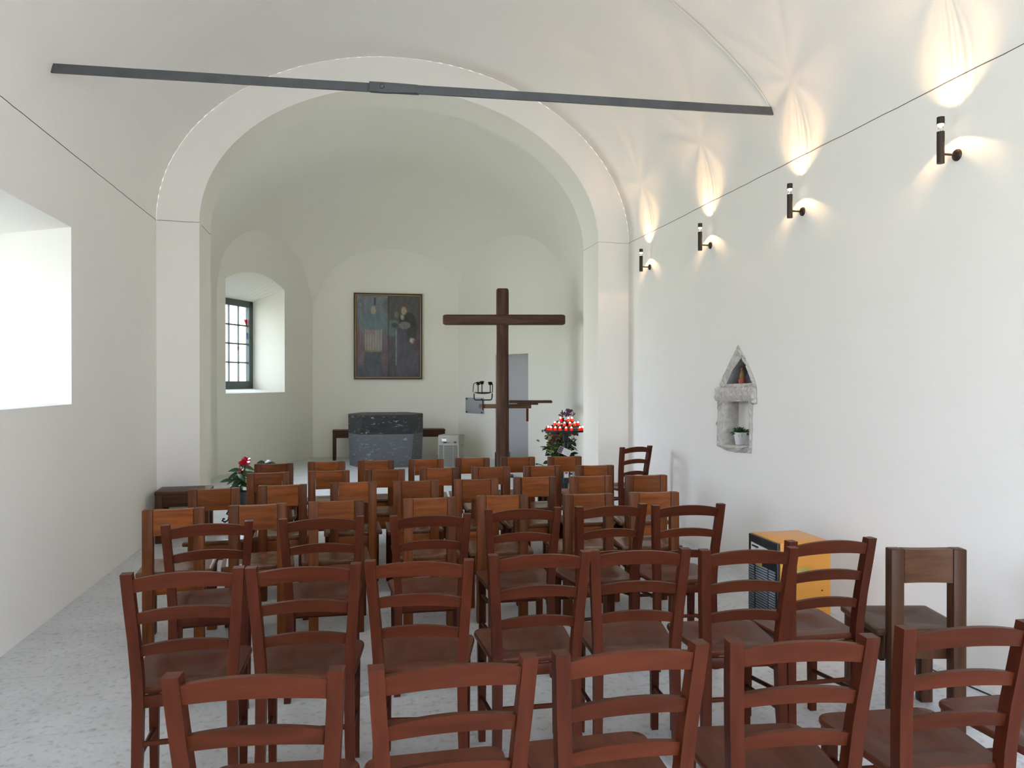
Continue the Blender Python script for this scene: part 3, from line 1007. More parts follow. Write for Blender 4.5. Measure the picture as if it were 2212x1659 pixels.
def paint(u, v):
    """Colour of the canvas at (u across, v down), 0..1: two standing robed figures."""
    rnd = random.uniform(-1, 1)
    strk = math.sin(u * 37 + 3 * math.sin(v * 9)) * math.sin(v * 13 + 2 * math.sin(u * 21))
    if u < 0.49: c = [112 - 40 * v, 122 - 48 * v, 128 - 40 * v]
    else: c = [84 - 22 * v, 76 - 12 * v, 76 - 6 * v]
    def el(cx, cy, rx, ry, col, k=1.0):
        d = ((u - cx) / rx) ** 2 + ((v - cy) / ry) ** 2
        if d < 1.25:
            a = k * min(1, max(0, (1.25 - d) / 0.4))
            for i in range(3): c[i] = c[i] * (1 - a) + col[i] * a
    el(.07, .60, .11, .26, (128, 88, 92), .8)
    el(.46, .72, .06, .22, (122, 74, 82), .7)
    el(.25, .76, .13, .30, (76, 80, 92))
    el(.25, .36, .20, .14, (92, 118, 124))
    if 0.13 < u < 0.40 and 0.42 < v < 0.69:
        s = math.sin(u * 150)
        c[:] = [150 + 22 * s, 136 + 18 * s, 130 + 16 * s]
        if v > .665: c[:] = [138, 122, 92]
    el(.21, .45, .08, .03, (150, 112, 118), .8)
    el(.26, .12, .08, .10, (104, 112, 122), .8)
    el(.29, .07, .02, .05, (44, 52, 58), .8)
    el(.26, .18, .04, .05, (166, 150, 128))
    el(.06, .11, .05, .05, (86, 94, 98), .7); el(.06, .11, .03, .03, (120, 128, 132), .8)
    if abs(u - .065) < .008 and .16 < v < .6: c[:] = [132, 116, 92]
    el(.63, .12, .20, .14, (82, 70, 68), .5)
    el(.58, .40, .12, .10, (92, 112, 112), .8)
    el(.80, .66, .20, .44, (76, 72, 84))
    el(.80, .30, .13, .10, (34, 34, 36))
    el(.88, .42, .08, .16, (42, 42, 44), .8)
    el(.76, .16, .055, .065, (104, 76, 60)); el(.745, .18, .04, .05, (172, 148, 116))
    el(.72, .26, .03, .03, (176, 158, 132), .9); el(.63, .23, .03, .04, (128, 126, 112), .7)
    el(.76, .36, .09, .045, (136, 132, 116), .8); el(.60, .36, .05, .03, (44, 46, 48), .8)
    el(.89, .555, .04, .035, (182, 128, 132)); el(.86, .545, .025, .025, (186, 190, 196), .8)
    el(.95, .60, .06, .07, (92, 46, 52), .7)
    if abs(u - .63) < .006 and .42 < v < .86: c[:] = [130, 134, 142]
    if abs(u - .497) < .004: c[:] = [48, 46, 46]
    mean = sum(c) / 3
    return [max(0, min(255, (x * 0.72 + mean * 0.28) * 0.93 + 7 * strk + 7 * rnd)) for x in c]


GX, GZ = 64, 80
me = bpy.data.meshes.new('canvas')
cw, chh = pw - 2 * FWD + 0.006, ph - 2 * FWD + 0.006
vv = [(-cw / 2 + cw * i / GX, -0.012, chh / 2 - chh * j / GZ) for j in range(GZ + 1) for i in range(GX + 1)]
ff = [(j * (GX + 1) + i, (j + 1) * (GX + 1) + i, (j + 1) * (GX + 1) + i + 1, j * (GX + 1) + i + 1) for j in range(GZ) for i in range(GX)]
nb = len(vv)
vv += [(-cw / 2, .012, -chh / 2), (cw / 2, .012, -chh / 2), (cw / 2, .012, chh / 2), (-cw / 2, .012, chh / 2)]
ff += [(nb, nb + 3, nb + 2, nb + 1)]
me.from_pydata(vv, [], ff)
ca = me.color_attributes.new('paint', 'FLOAT_COLOR', 'POINT')
random.seed(3)
for j in range(GZ + 1):
    for i in range(GX + 1):
        ca.data[j * (GX + 1) + i].color = lin(*paint(i / GX, j / GZ))
m, n, l, b = new_mat('oil_paint')
at = n.new('ShaderNodeVertexColor'); at.layer_name = 'paint'
l.new(at.outputs[0], b.inputs['Base Color']); b.inputs['Roughness'].default_value = 0.5
me.materials.append(m)
o = bpy.data.objects.new('canvas', me); C.objects.link(o); o.parent = t

# ------------------------------------------------------------------ cross
CD = 12.0
co = P(1085.5, 829.5, D=CD)
KX = CD / F


def lz(v): return CH + (829.5 - v) * KX - 7.5 * KX * 0 - (829.5 - 822) * KX


t = thing('cross', 'tall brown wooden cross standing in the chancel right of the altar', 'cross', (co.x, co.y, 0), -YAW)


def log_section(w, d, r):
    return rounded([(-w / 2, -d / 2), (w / 2, -d / 2), (w / 2, d / 2), (-w / 2, d / 2)], r, 4)


ztop = lz(624)
sec = log_section(0.195, 0.17, 0.05)
rs = []
for z, f in ((0.02, 1.06), (0.8, 1.02), (1.6, 0.98), (2.2, .95), (lz(704), .96), (lz(700), 1.0), (ztop - .05, 1.0), (ztop - .015, .96), (ztop, .80)):
    rs.append([(x * f, y * f, z) for x, y in sec])
obj('upright', rings(bmesh.new(), rs), BEAM, t, angle=40)
sec = log_section(0.160, 0.165, 0.045)
x0, x1 = (958 - 1085.5) * KX, (1220 - 1085.5) * KX
zc = lz(691.5)
rs = [[(x, -0.045 + y * f, zc + zz_ * f) for zz_, y in sec] for x, f in ((x0, .78), (x0 + .02, .94), (x0 + .05, 1), (x1 - .05, 1), (x1 - .02, .94), (x1, .78))]
obj('crossbeam', rings(bmesh.new(), rs), BEAM_X, t, angle=40)
for s in (-1, 1):
    obj('foot_bracket', boxbm((s * 0.112, 0, 0.19), (0.012, 0.14, 0.38), None, 0.003), IRON, t)
bm = bmesh.new(); box(bm, (0, 0, 0.011), (0.34, 0.3, 0.02), None, 0.003)
obj('base_plate', bm, IRON, t)

# lectern carried on a beam through the cross
t = thing('lectern', 'brown wooden reading shelf on a horizontal beam beside the cross', 'lectern', (co.x, co.y, 0), -YAW)
lx = lambda u: (u - 1085.5) * KX
obj('support_beam', boxbm(((lx(1034) + lx(1148)) / 2, 0.128, lz(878)), (lx(1148) - lx(1034), 0.07, 0.066), None, 0.005), PALE_BEAM, t)
obj('reading_board', boxbm(((lx(1099.5) + lx(1192)) / 2, 0.06, lz(867.8)), (lx(1192) - lx(1099.5), 0.40, 0.036), None, 0.004), BEAM_X, t)
obj('shelf_board', boxbm(((lx(1118) + lx(1162)) / 2, 0.06, lz(872.3)), (lx(1162) - lx(1118), 0.34, 0.026), None, 0.004), BEAM_X, t)
obj('hanging_strap', boxbm((lx(1139.5), 0.125, (lz(883) + lz(911)) / 2), (lx(1142) - lx(1137), 0.03, lz(883) - lz(911)), None, 0.003), OAK, t)
bk = tag(obj('booklet', boxbm(((lx(1100.5) + lx(1117)) / 2, 0.125, lz(878) + 0.0412), (lx(1117) - lx(1100.5), 0.065, 0.015), None, 0.002), PAPER), 'white booklet tucked under the reading shelf beside the cross', 'booklet')
bk.location = (co.x, co.y, 0.0); bk.rotation_euler = (0, 0, -YAW)

# black iron candle holder on the left end of the beam
t = thing('iron_candle_holder', 'black iron candle holder with three cups on the beam left of the cross', 'candle holder', (co.x, co.y, 0), -YAW)
yh = 0.125
obj('stem', tube(bmesh.new(), [(lx(1042.5), yh - .045, lz(886)), (lx(1042.5), yh - .045, lz(875)), (lx(1042.5), yh - 0.045, lz(864))], 0.010, 8), IRON, t)
bm = bmesh.new()
pts = [(1023.5, 850), (1023.5, 860), (1024.2, 863), (1027, 864.3), (1058, 864.3), (1061.5, 863), (1062.5, 859), (1063, 850)]
tube(bm, [(lx(u), yh - .045, lz(v)) for u, v in pts], 0.0095, 8)
obj('lower_frame', bm, IRON, t)
bm = bmesh.new()
pts = [(1063.5, 848), (1064, 832), (1063, 829), (1060, 828.5), (1056, 828.5)]
tube(bm, [(lx(u), yh - .045, lz(v)) for u, v in pts], 0.007, 8)
obj('side_rod', bm, IRON, t)
bm = bmesh.new()
pts = [(1021, 847), (1022.5, 830), (1025, 827.5), (1030, 827.5)]
tube(bm, [(lx(u), yh - .045, lz(v)) for u, v in pts], 0.006, 8)
obj('side_rod', bm, IRON, t)
bm = bmesh.new()
lathe(bm, [(0.02, -0.022), (0.09, -0.018), (0.14, 0.0), (0.15, 0.006), (0.13, 0.006), (0.02, -0.008)], (lx(1042.8), yh - .045, lz(848.2)), 24)
obj('dish', bm, IRON, t)
for u, v in ((1032.3, 828.5), (1040.6, 826.8), (1058.5, 828.3)):
    bm = bmesh.new()
    tube(bm, [(lx(u), yh - .045, lz(848)), (lx(u), yh - .045, lz(v + 3))], 0.008, 8)
    zc_ = lz(v)
    lathe(bm, [(0.012, -0.026), (0.034, -0.018), (0.022, -0.004), (0.038, 0.010), (0.030, 0.024), (0.010, 0.026)], (lx(u), yh - .045, zc_), 10)
    obj('candle_cup', bm, IRON, t)

# steel plate bolted to the chancel wall
s0, za = PW(1007, 858.5, PL[3], PL[4]); s1, zb = PW(1046, 894, PL[3], PL[4])
sm, zm = (s0 + s1) / 2, (za + zb) / 2
p = DF(sm, zm)
t = thing('wall_plate', 'square steel plate with four bolts on the wall left of the cross', 'plate', (p[0] - DN.x * .012, p[1] - DN.y * .012, zm), math.atan2(DE.y, DE.x))
obj('plate', boxbm((0, 0, 0), (s1 - s0, 0.012, za - zb), None, 0.002), STEEL, t)
for sx in (-1, 1):
    for sz in (-1, 1):
        obj('bolt', tube(bmesh.new(), [(sx * (s1 - s0) * .42, -0.004, sz * (za - zb) * .42), (sx * (s1 - s0) * .42, -.02, sz * (za - zb) * .42)], 0.014, 8), IRON, t)

# ------------------------------------------------------------------ heaters
def heater(name, label, loc, rz, W, D, H, shell, front, slat, tagm):
    """Front faces local -Y."""
    t = thing(name, label, 'heater', loc, rz)
    bm = bmesh.new()
    box(bm, (0, 0.008, H / 2 + 0.012), (W, D - 0.016, H - 0.024), None, 0.006)
    obj('shell', bm, shell, t)
    obj('front_panel', boxbm((0, -D / 2 + 0.008, H / 2 + 0.008), (W - 0.010, 0.018, H - 0.026), None, 0.003), front, t)
    for sx in (-1, 1):
        for sy in (-1, 1):
            bm = bmesh.new()
            lathe(bm, [(0.016, 0), (0.018, 0.02), (0.01, 0.03)], (sx * (W / 2 - .04), sy * (D / 2 - .04), 0), 12)
            obj('foot', bm, BLACK, t)
    cols_ = [(-0.355, 0.19), (0.0, 0.40), (0.335, 0.19)]
    for cx_, wd in cols_:
        bm = bmesh.new()
        n_ = 24
        zz0, zz1 = 0.06, H * 0.70
        for k in range(n_):
            z = zz0 + (zz1 - zz0) * k / (n_ - 1)
            box(bm, (cx_ * W, -D / 2 - 0.004, z), (wd * W, 0.008, 0.009), Matrix.Rotation(-0.5, 3, 'X'))
        obj('grille', bm, slat, t, smooth=False)
    obj('control_panel', boxbm((0, -D / 2 - 0.002, H * 0.845), (W * 0.88, 0.006, H * 0.17), None, 0.003), front, t)
    bm = bmesh.new()
    tube(bm, [(W * 0.33, -D / 2 - 0.003, H * 0.80), (W * 0.33, -D / 2 - 0.022, H * 0.80)], 0.017, 16)
    obj('knob', bm, tagm, t)
    return t


# white heater by the altar
a, b_ = Vector((1.33, 12.96)), Vector((1.67, 12.80))
yw = math.atan2(b_.y - a.y, b_.x - a.x)
W_, D_, H_ = 0.372, 0.30, 0.58
mid2 = (a + b_) / 2
t = heater('gas_heater', 'cream cabinet heater with louvred front standing right of the altar', (mid2.x - math.sin(yw) * D_ / 2, mid2.y + math.cos(yw) * D_ / 2, 0), yw, W_, D_, H_, CREAM, CREAM, CREAM_D, BLACK)
obj('paper_tag', boxbm((-W_ * .20, -D_ / 2 - .007, H_ * .87), (0.078, 0.002, 0.052), None, 0), PAPER, t, smooth=False)
bm = bmesh.new(); box(bm, (-W_ * .20, -D_ / 2 - .0085, H_ * .91), (0.07, 0.002, 0.008)); box(bm, (-W_ * .15, -D_ / 2 - .007, H_ * .79), (0.06, 0.004, 0.02)); box(bm, (0.0, -D_ / 2 - .007, H_ * .785), (0.014, 0.006, 0.014))
obj('marking', bm, INK, t, smooth=False)
obj('handle', boxbm((W_ / 2 + .002, 0.0, H_ * .70), (0.008, 0.09, 0.016), None, 0.002), CREAM_D, t)

# yellow heater by the right wall; its black front faces the chairs
t = heater('gas_heater', 'mustard yellow cabinet heater with black louvred front by the right wall', (2.495, 4.125, 0), math.radians(-90), 0.335, 0.335, 0.58, YELLOW, BLACK, GREY_SLAT, BLACK)
o = obj('paper_tag', boxbm((-.02, -.335 / 2 - .010, .58 * .845), (0.19, 0.002, 0.080), Matrix.Rotation(0.04, 3, 'Y'), 0), PAPER, t, smooth=False)
bm = bmesh.new(); box(bm, (-.065, -.335 / 2 - .012, .58 * .845 + .026), (0.075, 0.001, 0.010)); box(bm, (-.05, -.335 / 2 - .012, .58 * .845 - .006), (0.03, 0.001, 0.002)); box(bm, (-.055, -.335 / 2 - .012, .58 * .845 + .010), (0.002, 0.001, 0.03))
obj('scribble', bm, INK, t, smooth=False)
tx = bpy.data.curves.new('digit', 'FONT'); tx.body = '9'; tx.size = 0.06; tx.extrude = 0.0004
to = bpy.data.objects.new('digit', tx); C.objects.link(to); to.parent = t
to.location = (0.035, -.335 / 2 - .0125, .58 * .845 - 0.02); to.rotation_euler = (PI / 2, 0.1, 0)
tx.materials.append(INK)
bpy.context.view_layer.update()
tm = bpy.data.meshes.new_from_object(to.evaluated_get(bpy.context.evaluated_depsgraph_get()))
t9 = bpy.data.objects.new('handwritten_digit', tm); C.objects.link(t9); t9.parent = t
t9.location = to.location; t9.rotation_euler = to.rotation_euler
bpy.data.objects.remove(to)
obj('brand_plate', boxbm((-0.07, -.335 / 2 - .008, .58 * .735), (0.15, 0.006, 0.032), None, 0.002), BRASS, t)
bm = bmesh.new()
hx = 0.335 / 2
box(bm, (hx + .003, -0.015, 0.43), (0.008, 0.085, 0.016), None, 0.002)
box(bm, (hx + .002, -0.015, 0.408), (0.006, 0.075, 0.036), None, 0.002)
box(bm, (hx + .004, 0.024, 0.408), (0.008, 0.006, 0.042), None, 0.001)
obj('handle', bm, BRASS, t)
obj('screw', tube(bmesh.new(), [(hx, 0.11, 0.30), (hx + .004, 0.11, 0.30)], 0.004, 8), BLACK, t)

# ------------------------------------------------------------------ wall lamps
def facet_beam(l):
    """Faceted dichroic reflector: the beam is streaky around its axis."""
    l.use_nodes = True
    n, k = l.node_tree.nodes, l.node_tree.links
    em = [x for x in n if x.type == 'EMISSION'][0]
    tc = n.new('ShaderNodeTexCoord')
    mul = n.new('ShaderNodeVectorMath'); mul.operation = 'MULTIPLY'; mul.inputs[1].default_value = (1, 1, 0)
    nor = n.new('ShaderNodeVectorMath'); nor.operation = 'NORMALIZE'
    no = n.new('ShaderNodeTexNoise'); no.inputs['Scale'].default_value = 3.2; no.inputs['Detail'].default_value = 2
    mr = n.new('ShaderNodeMapRange'); mr.inputs['From Min'].default_value = 0.35; mr.inputs['From Max'].default_value = 0.65
    mr.inputs['To Min'].default_value = 0.35; mr.inputs['To Max'].default_value = 1.6
    k.new(tc.outputs['Normal'], mul.inputs[0]); k.new(mul.outputs[0], nor.inputs[0]); k.new(nor.outputs[0], no.inputs['Vector'])
    k.new(no.outputs['Fac'], mr.inputs['Value']); k.new(mr.outputs[0], em.inputs['Strength'])


def make_sconce():
    """Local +X points at the wall; the tube axis is the origin line."""
    t = thing('wall_lamp', '', 'lamp')
    zb, zt = -0.048, 0.112
    bm = bmesh.new()
    lathe(bm, [(0.015, zb), (0.0185, zb), (0.0185, zt), (0.0165, zt), (0.0165, zt - 0.02)], n=24)
    obj('tube', bm, BRONZE, t, angle=40)
    bm = bmesh.new()
    lathe(bm, [(0.0185, 0.150), (0.0185, 0.186), (0.0172, 0.186), (0.0172, 0.150)], n=24, cap=False)
    fv = [v for v in bm.verts]
    obj('shade_ring', bm, BRONZE, t, angle=40)
    bm = bmesh.new()
    for s in (-1, 1): tube(bm, [(0, s * 0.0150, zt - .002), (0, s * 0.0150, 0.1505)], 0.0014, 6)
    obj('holder', bm, BRONZE, t)
    bm = bmesh.new()
    lathe(bm, [(0.004, 0.1345), (0.0125, 0.142), (0.0150, 0.150), (0.012, 0.157), (0.004, 0.160)], n=16)
    obj('bulb', bm, BULB, t)
    obj('arm', tube(bmesh.new(), [(0.016, 0, 0.0), (0.088, 0, 0.0)], 0.0058, 12), BRONZE, t)
    bm = bmesh.new()
    tube(bm, [(0.080, 0, 0), (0.088, 0, 0), (0.096, 0, 0), (0.098, 0, 0)], [0.012, 0.027, 0.031, 0.031], 24)
    obj('wall_rosette', bm, BRONZE, t)
    for nm, z, rot, ang, en in (('uplight', 0.180, (PI, 0, 0), 112, UP_W), ('downlight', 0.131, (0, 0, 0), 132, DN_W)):
        l = bpy.data.lights.new(nm, 'SPOT')
        l.energy = en; l.color = (1.0, 0.60, 0.29); l.spot_size = math.radians(ang); l.spot_blend = 0.85 if nm == 'uplight' else 0.15
        l.shadow_soft_size = 0.006
        facet_beam(l)
        lo = bpy.data.objects.new(nm, l); C.objects.link(lo); lo.parent = t
        lo.location = (0, 0, z); lo.rotation_euler = rot
    return t


UP_W, DN_W = 8.5, 3.2
sp = [(2068, 335), (1734, 457), (1535, 530), (1404, 577)]
lab = ['dark bronze wall lamp nearest the viewer, at the top right of the picture',
       'dark bronze wall lamp on the right wall, second from the viewer',
       'dark bronze wall lamp on the right wall, second from the arch',
       'dark bronze wall lamp on the right wall nearest the arch']
proto = None
for i, (u, v) in enumerate(sp):
    p = P(u, v, X=XR)
    if proto is None: proto = o = make_sconce()
    else: o = dup(proto)
    o.location = (XR - 0.098, p.y, p.z)
    o['label'] = lab[i]; o['group'] = 'wall lamps on the right wall'

# ------------------------------------------------------------------ recess in the right wall
t = bpy.data.objects.new('trim_8', None); C.objects.link(t); t['kind'] = 'structure'


def recess(loop, depth, mat_side, mat_back, inset=0.0):
    bm = bmesh.new()
    cy = sum(p[0] for p in loop) / len(loop); cz = sum(p[1] for p in loop) / len(loop)
    lp = [(XR - 0.004, y, z) for y, z in loop]
    bk_ = [(XR + depth, cy + (y - cy) * (1 - inset), cz + (z - cz) * (1 - inset)) for y, z in loop]
    rings(bm, [lp, bk_], True, False)
    obj('recess_side', bm, mat_side, t, smooth=False)
    bm = bmesh.new(); bm.faces.new([bm.verts.new(p) for p in bk_])
    obj('recess_back', bm, mat_back, t, smooth=False)


recess(NICHE_LO, 0.135, STONE, PLASTER)
recess(NICHE_UP, 0.13, STONE_D, STONE_D, 0.1)


def stone_face(name, outer_px, holes, prot, mat):
    """Rough stone surround just proud of the plaster, cut around its openings, broken up by small facets."""
    o_ = [q(u, v) for u, v in outer_px]
    o2 = []
    random.seed(int(outer_px[0][0]))
    for i in range(len(o_)):
        a, b = o_[i], o_[(i + 1) % len(o_)]
        n_ = max(1, int(math.hypot(b[0] - a[0], b[1] - a[1]) / 0.035))
        for k in range(n_):
            o2.append((a[0] + (b[0] - a[0]) * k / n_ + random.uniform(-.004, .004), a[1] + (b[1] - a[1]) * k / n_ + random.uniform(-.004, .004)))
    bm = poly_fill(o2, [h for h in holes], lambda s, z: (XR - prot, s, z))
    bmesh.ops.subdivide_edges(bm, edges=bm.edges[:], cuts=2, use_grid_fill=True)
    be = set(v for e in bm.edges if len(e.link_faces) == 1 for v in e.verts)
    for v in bm.verts:
        if v in be: v.co.x = XR - 0.003
        else: v.co.x = XR - prot - random.uniform(-.009, .012)
    obj(name, bm, mat, t, smooth=False)


stone_face('stone_gable', [(1594.9, 745.3), (1561.6, 812.8), (1554.9, 838), (1634.5, 838), (1628.3, 814.5), (1609.7, 772.3)], [NICHE_UP], 0.010, STONE)
stone_face('stone_lintel', [(1547.8, 836.5), (1545.9, 863.5), (1551, 868.5), (1572, 870), (1590, 864), (1610, 866), (1627, 873), (1635.5, 872.4), (1634.5, 836.5), (1610, 829), (1590, 833)], [], 0.022, STONE)
stone_face('stone_jamb', [(1551, 866), (1548.6, 963), (1567.5, 971.5), (1589.5, 978.2), (1623.2, 979), (1627, 866)], [NICHE_LO], 0.008, STONE)

# things in the recess
zf = sum(p[1] for p in NICHE_LO[2:]) / 2
pp = P(1607, 958, X=XR + 0.10)
t = thing('potted_plant', 'small green plant in a white pot inside the wall recess', 'plant', (XR + 0.068, pp.y, zf))
bm = bmesh.new()
lathe(bm, [(0.036, 0.0), (0.038, 0.002), (0.054, 0.100), (0.057, 0.102), (0.050, 0.100), (0.046, 0.085)], n=24)
obj('pot', bm, POT_W, t, angle=40)


def leaf(bm, base, dirn, length, width, bend=0.3, n=6, up=None):
    up = up or Vector((random.uniform(-.5, .5), random.uniform(-1.2, -.3), random.uniform(.1, .9)))
    dirn = Vector(dirn).normalized(); base = Vector(base)
    side = dirn.cross(up)
    if side.length < 0.05: side = Vector((1, 0, 0))
    side.normalize()
    L_, R_, M_ = [], [], []
    for k in range(n + 1):
        s = k / n
        p = base + dirn * length * s + Vector((0, 0, -bend * length * s * s))
        w_ = width * math.sin(PI * min(1, 0.06 + s * 0.94)) ** 0.8
        nn = side.cross(dirn)
        L_.append(bm.verts.new(p + side * w_ / 2 + nn * w_ * .12)); R_.append(bm.verts.new(p - side * w_ / 2 + nn * w_ * .12)); M_.append(bm.verts.new(p))
    for k in range(n):
        bm.faces.new((L_[k], L_[k + 1], M_[k + 1], M_[k])); bm.faces.new((M_[k], M_[k + 1], R_[k + 1], R_[k]))


bm = bmesh.new(); random.seed(11)
for k in range(70):
    a = random.uniform(0, 2 * PI); e_ = random.uniform(0.1, 1.3)
    leaf(bm, (random.uniform(-.02, .02), random.uniform(-.02, .02), 0.088), (math.cos(a) * math.cos(e_), math.sin(a) * math.cos(e_), math.sin(e_)), random.uniform(.06, .11), 0.014, 0.35, 4)
obj('foliage', bm, LEAF, t)
sp_ = P(1612, 826, X=XR + .08)
t = thing('figurine', 'small reddish and tan figurine in the upper wall recess', 'figurine', (XR + 0.05, sp_.y + .01, sum(p[1] for p in NICHE_UP[2:4]) / 2 + .004))
obj('base', lathe(bmesh.new(), [(0.028, 0), (0.030, 0.03), (0.022, 0.038)], n=12), TERRA, t)
obj('body', lathe(bmesh.new(), [(0.020, 0.036), (0.022, 0.06), (0.014, 0.09), (0.010, 0.098), (0.014, 0.108), (0.010, 0.122), (0.003, 0.126)], n=12), TAN, t)

# ------------------------------------------------------------------ candle stand
SD = 9.6
so = P(1222, 829.5, D=SD)
KS = SD / F
t = thing('candle_stand', 'dark iron votive candle stand behind the right pier', 'candle stand', (so.x, so.y, 0), -YAW)
zt = CH - (930 - 822) * KS


def disc(z, r, th=0.012):
    return lathe(bmesh.new(), [(0.01, z - th), (r - .004, z - th), (r, z - th + .004), (r, z + .012), (r - .006, z + .012), (r - .008, z), (0.01, z)], n=36)


tiers = [(zt, 0.272), (zt + 0.054, 0.185), (zt + 0.108, 0.115)]
for z, r in tiers:
    obj('tray', disc(z, r), IRON, t, angle=40)
obj('pole', tube(bmesh.new(), [(0, 0, 0.012), (0, 0, zt - .14), (0, 0, zt - .13), (0, 0, zt + .09)], [0.022, .022, .036, .036], 16), IRON, t, angle=40)
obj('base', lathe(bmesh.new(), [(0.16, 0), (0.16, 0.012), (0.03, 0.03)], n=30), IRON, t)
obj('offering_box', boxbm((0.01, -0.03, CH - (1030 - 822) * KS), (0.085, 0.10, 0.14), None, 0.004), BLACK, t)
o = obj('offering_label', boxbm((0.002, -0.083, CH - (1023.5 - 822) * KS), (0.056, 0.004, 0.078), None, 0), PAPER, t, smooth=False)
obj('label_emblem', boxbm((0.002, -0.0865, CH - (1020 - 822) * KS), (0.034, 0.002, 0.022), None, 0), plain('red_print', lin(190, 80, 60), .6), o, smooth=False)
obj('side_sign', boxbm((0.112, -0.045, CH - (1023 - 822) * KS), (0.064, 0.004, 0.046), None, 0), plain('grey_card', lin(160, 160, 168), .6), t, smooth=False)
obj('sign_arm', boxbm((0.085, -0.035, CH - (1023 - 822) * KS), (0.13, 0.008, 0.022), None, 0.001), BLACK, t)


def make_candle(lit):
    c_ = thing('votive_candle', '', 'candle')
    obj('glass_cup', lathe(bmesh.new(), [(0.017, 0), (0.019, 0.003), (0.0215, 0.046), (0.0195, 0.046), (0.017, 0.006)], n=14), RED_GLASS if lit else RED_OFF, c_)
    if lit:
        obj('wax', lathe(bmesh.new(), [(0.0155, 0.008), (0.016, 0.026)], n=12), WAX, c_)
        obj('flame', lathe(bmesh.new(), [(0.003, 0.027), (0.0100, 0.038), (0.0100, 0.050), (0.003, 0.062)], n=10), FLAME, c_)
    return c_


can = make_candle(True); uc = [False]


def tier_name(k): return ['lowest', 'middle', 'top'][k]


cand = [(0, [-38.8, -33.0, -24.5, -14.7, -2.1, 9.0, 27.5, 34.8]), (1, [-24.5, -15.8, -4.7, 7.3, 17.4, 25.6]), (2, [-11.8, 4.4, 12.8])]
ordn = ['leftmost', 'second from the left', 'third from the left', 'fourth from the left', 'fourth from the right', 'third from the right', 'second from the right', 'rightmost']
cs = Matrix.Rotation(-YAW, 3, 'Z')
for k, xs in cand:
    z, r = tiers[k]
    rr = r - 0.026
    for i, du in enumerate(xs):
        x = du * KS
        y = -math.sqrt(max(0.0, rr * rr - x * x))
        w_ = cs @ Vector((x, y, 0))
        o = can if not uc[0] else dup(can); uc[0] = True
        o.location = (so.x + w_.x, so.y + w_.y, z + 0.0005)
        j = i if i < len(xs) / 2 else i + 8 - len(xs)
        nm = {3: ['leftmost', 'the middle one', 'rightmost'], 6: ['leftmost', 'second from the left', 'third from the left', 'third from the right', 'second from the right', 'rightmost']}.get(len(xs), ordn)
        o['label'] = 'lit red votive candle on the %s tray of the stand, %s' % (tier_name(k), nm[i])
        o['group'] = 'votive candles on the stand'
off = make_candle(False); first = True
for x, y, k, lb in ((-.222, .085, 0, 'unlit red votive glass at the left rim of the lowest tray'), (-0.035, 0.05, 2, 'unlit red votive glass at the back of the top tray')):
    w_ = cs @ Vector((x, y, 0))
    o = off if first else dup(off); first = False
    o.location = (so.x + w_.x, so.y + w_.y, tiers[k][0] + .0005)
    o['label'] = lb; o['group'] = 'votive candles on the stand'

# flowers behind the stand
fo = P(1213, 829.5, D=SD + 0.46)
t = thing('flower_arrangement', 'dried flower arrangement with leaves behind the candle stand', 'flowers', (fo.x, fo.y, 0), -YAW)
obj('vase', lathe(bmesh.new(), [(0.07, 0), (0.085, 0.02), (0.10, 0.20), (0.075, 0.33), (0.08, 0.36), (0.06, 0.34)], n=20), POT_D, t)
random.seed(21)
KF = (SD + .46) / F


def fx(u): return (u - 1213) * KF


def fz_(v): return CH - (v - 822) * KF


bm = bmesh.new()
for k in range(190):
    u, v = random.gauss(1212, 13), random.uniform(948, 1002)
    a = random.uniform(0, 2 * PI)
    leaf(bm, (fx(u) * .8, random.uniform(-.09, .10), fz_(v)), (math.cos(a), random.uniform(-.8, .2), random.uniform(-.3, .7)), random.uniform(.07, .13), random.uniform(.035, .06), 0.3, 4)
for u0, u1, v in ((1190, 1164, 966), (1192, 1169, 969.5)):
    leaf(bm, (fx(u0), -.05, fz_(v)), (-1, -.1, .12), (u0 - u1) * KF, 0.022, 0.05, 6)
obj('leaves', bm, LEAF_D, t)
bm = bmesh.new()
for k in range(240):
    u, v = random.gauss(1208, 13), random.uniform(930, 985)
    if u > 1222 and random.random() < .55: continue
    a = random.uniform(0, 2 * PI)
    leaf(bm, (fx(u), random.uniform(-.10, .10), fz_(v)), (math.cos(a), random.uniform(-.8, .2), random.uniform(-.5, .8)), random.uniform(.04, .075), random.uniform(.028, .045), 0.2, 3)
obj('pale_leaves', bm, LEAF_O, t)
bm = bmesh.new()
for k in range(300):
    u, v = random.gauss(1204, 9), random.uniform(926, 958)
    if random.random() < .2: u, v = random.uniform(1230, 1247), random.uniform(930, 940)
    a = random.uniform(0, 2 * PI)
    leaf(bm, (fx(u), random.uniform(-.10, .10), fz_(v)), (math.cos(a), random.uniform(-.9, .2), random.uniform(-.5, .8)), random.uniform(.03, .055), random.uniform(.025, .038), 0.2, 3)
obj('brown_blossoms', bm, PETAL_D, t)
bm = bmesh.new()
for k in range(90):
    u, v = random.choice([(1228, 894), (1216, 896), (1230, 889)])
    u += random.gauss(0, 3.0); v += random.gauss(0, 2.6)
    a = random.uniform(0, 2 * PI)
    leaf(bm, (fx(u), random.uniform(-.06, .06), fz_(v)), (math.cos(a), random.uniform(-.9, .2), random.uniform(-.5, .9)), random.uniform(.025, .045), .022, 0.2, 3)
obj('purple_blossoms', bm, PETAL_P, t)
bm = bmesh.new()
for u, v in ((1216, 892), (1228, 886), (1230, 884), (1212, 930), (1201, 932), (1193, 940), (1222, 930), (1238, 935), (1244, 931), (1206, 940)):
    tube(bm, [(0, 0, .33), (fx(u) * .5, .02, (fz_(v) + .33) / 2), (fx(u), 0, fz_(v))], .003, 5)
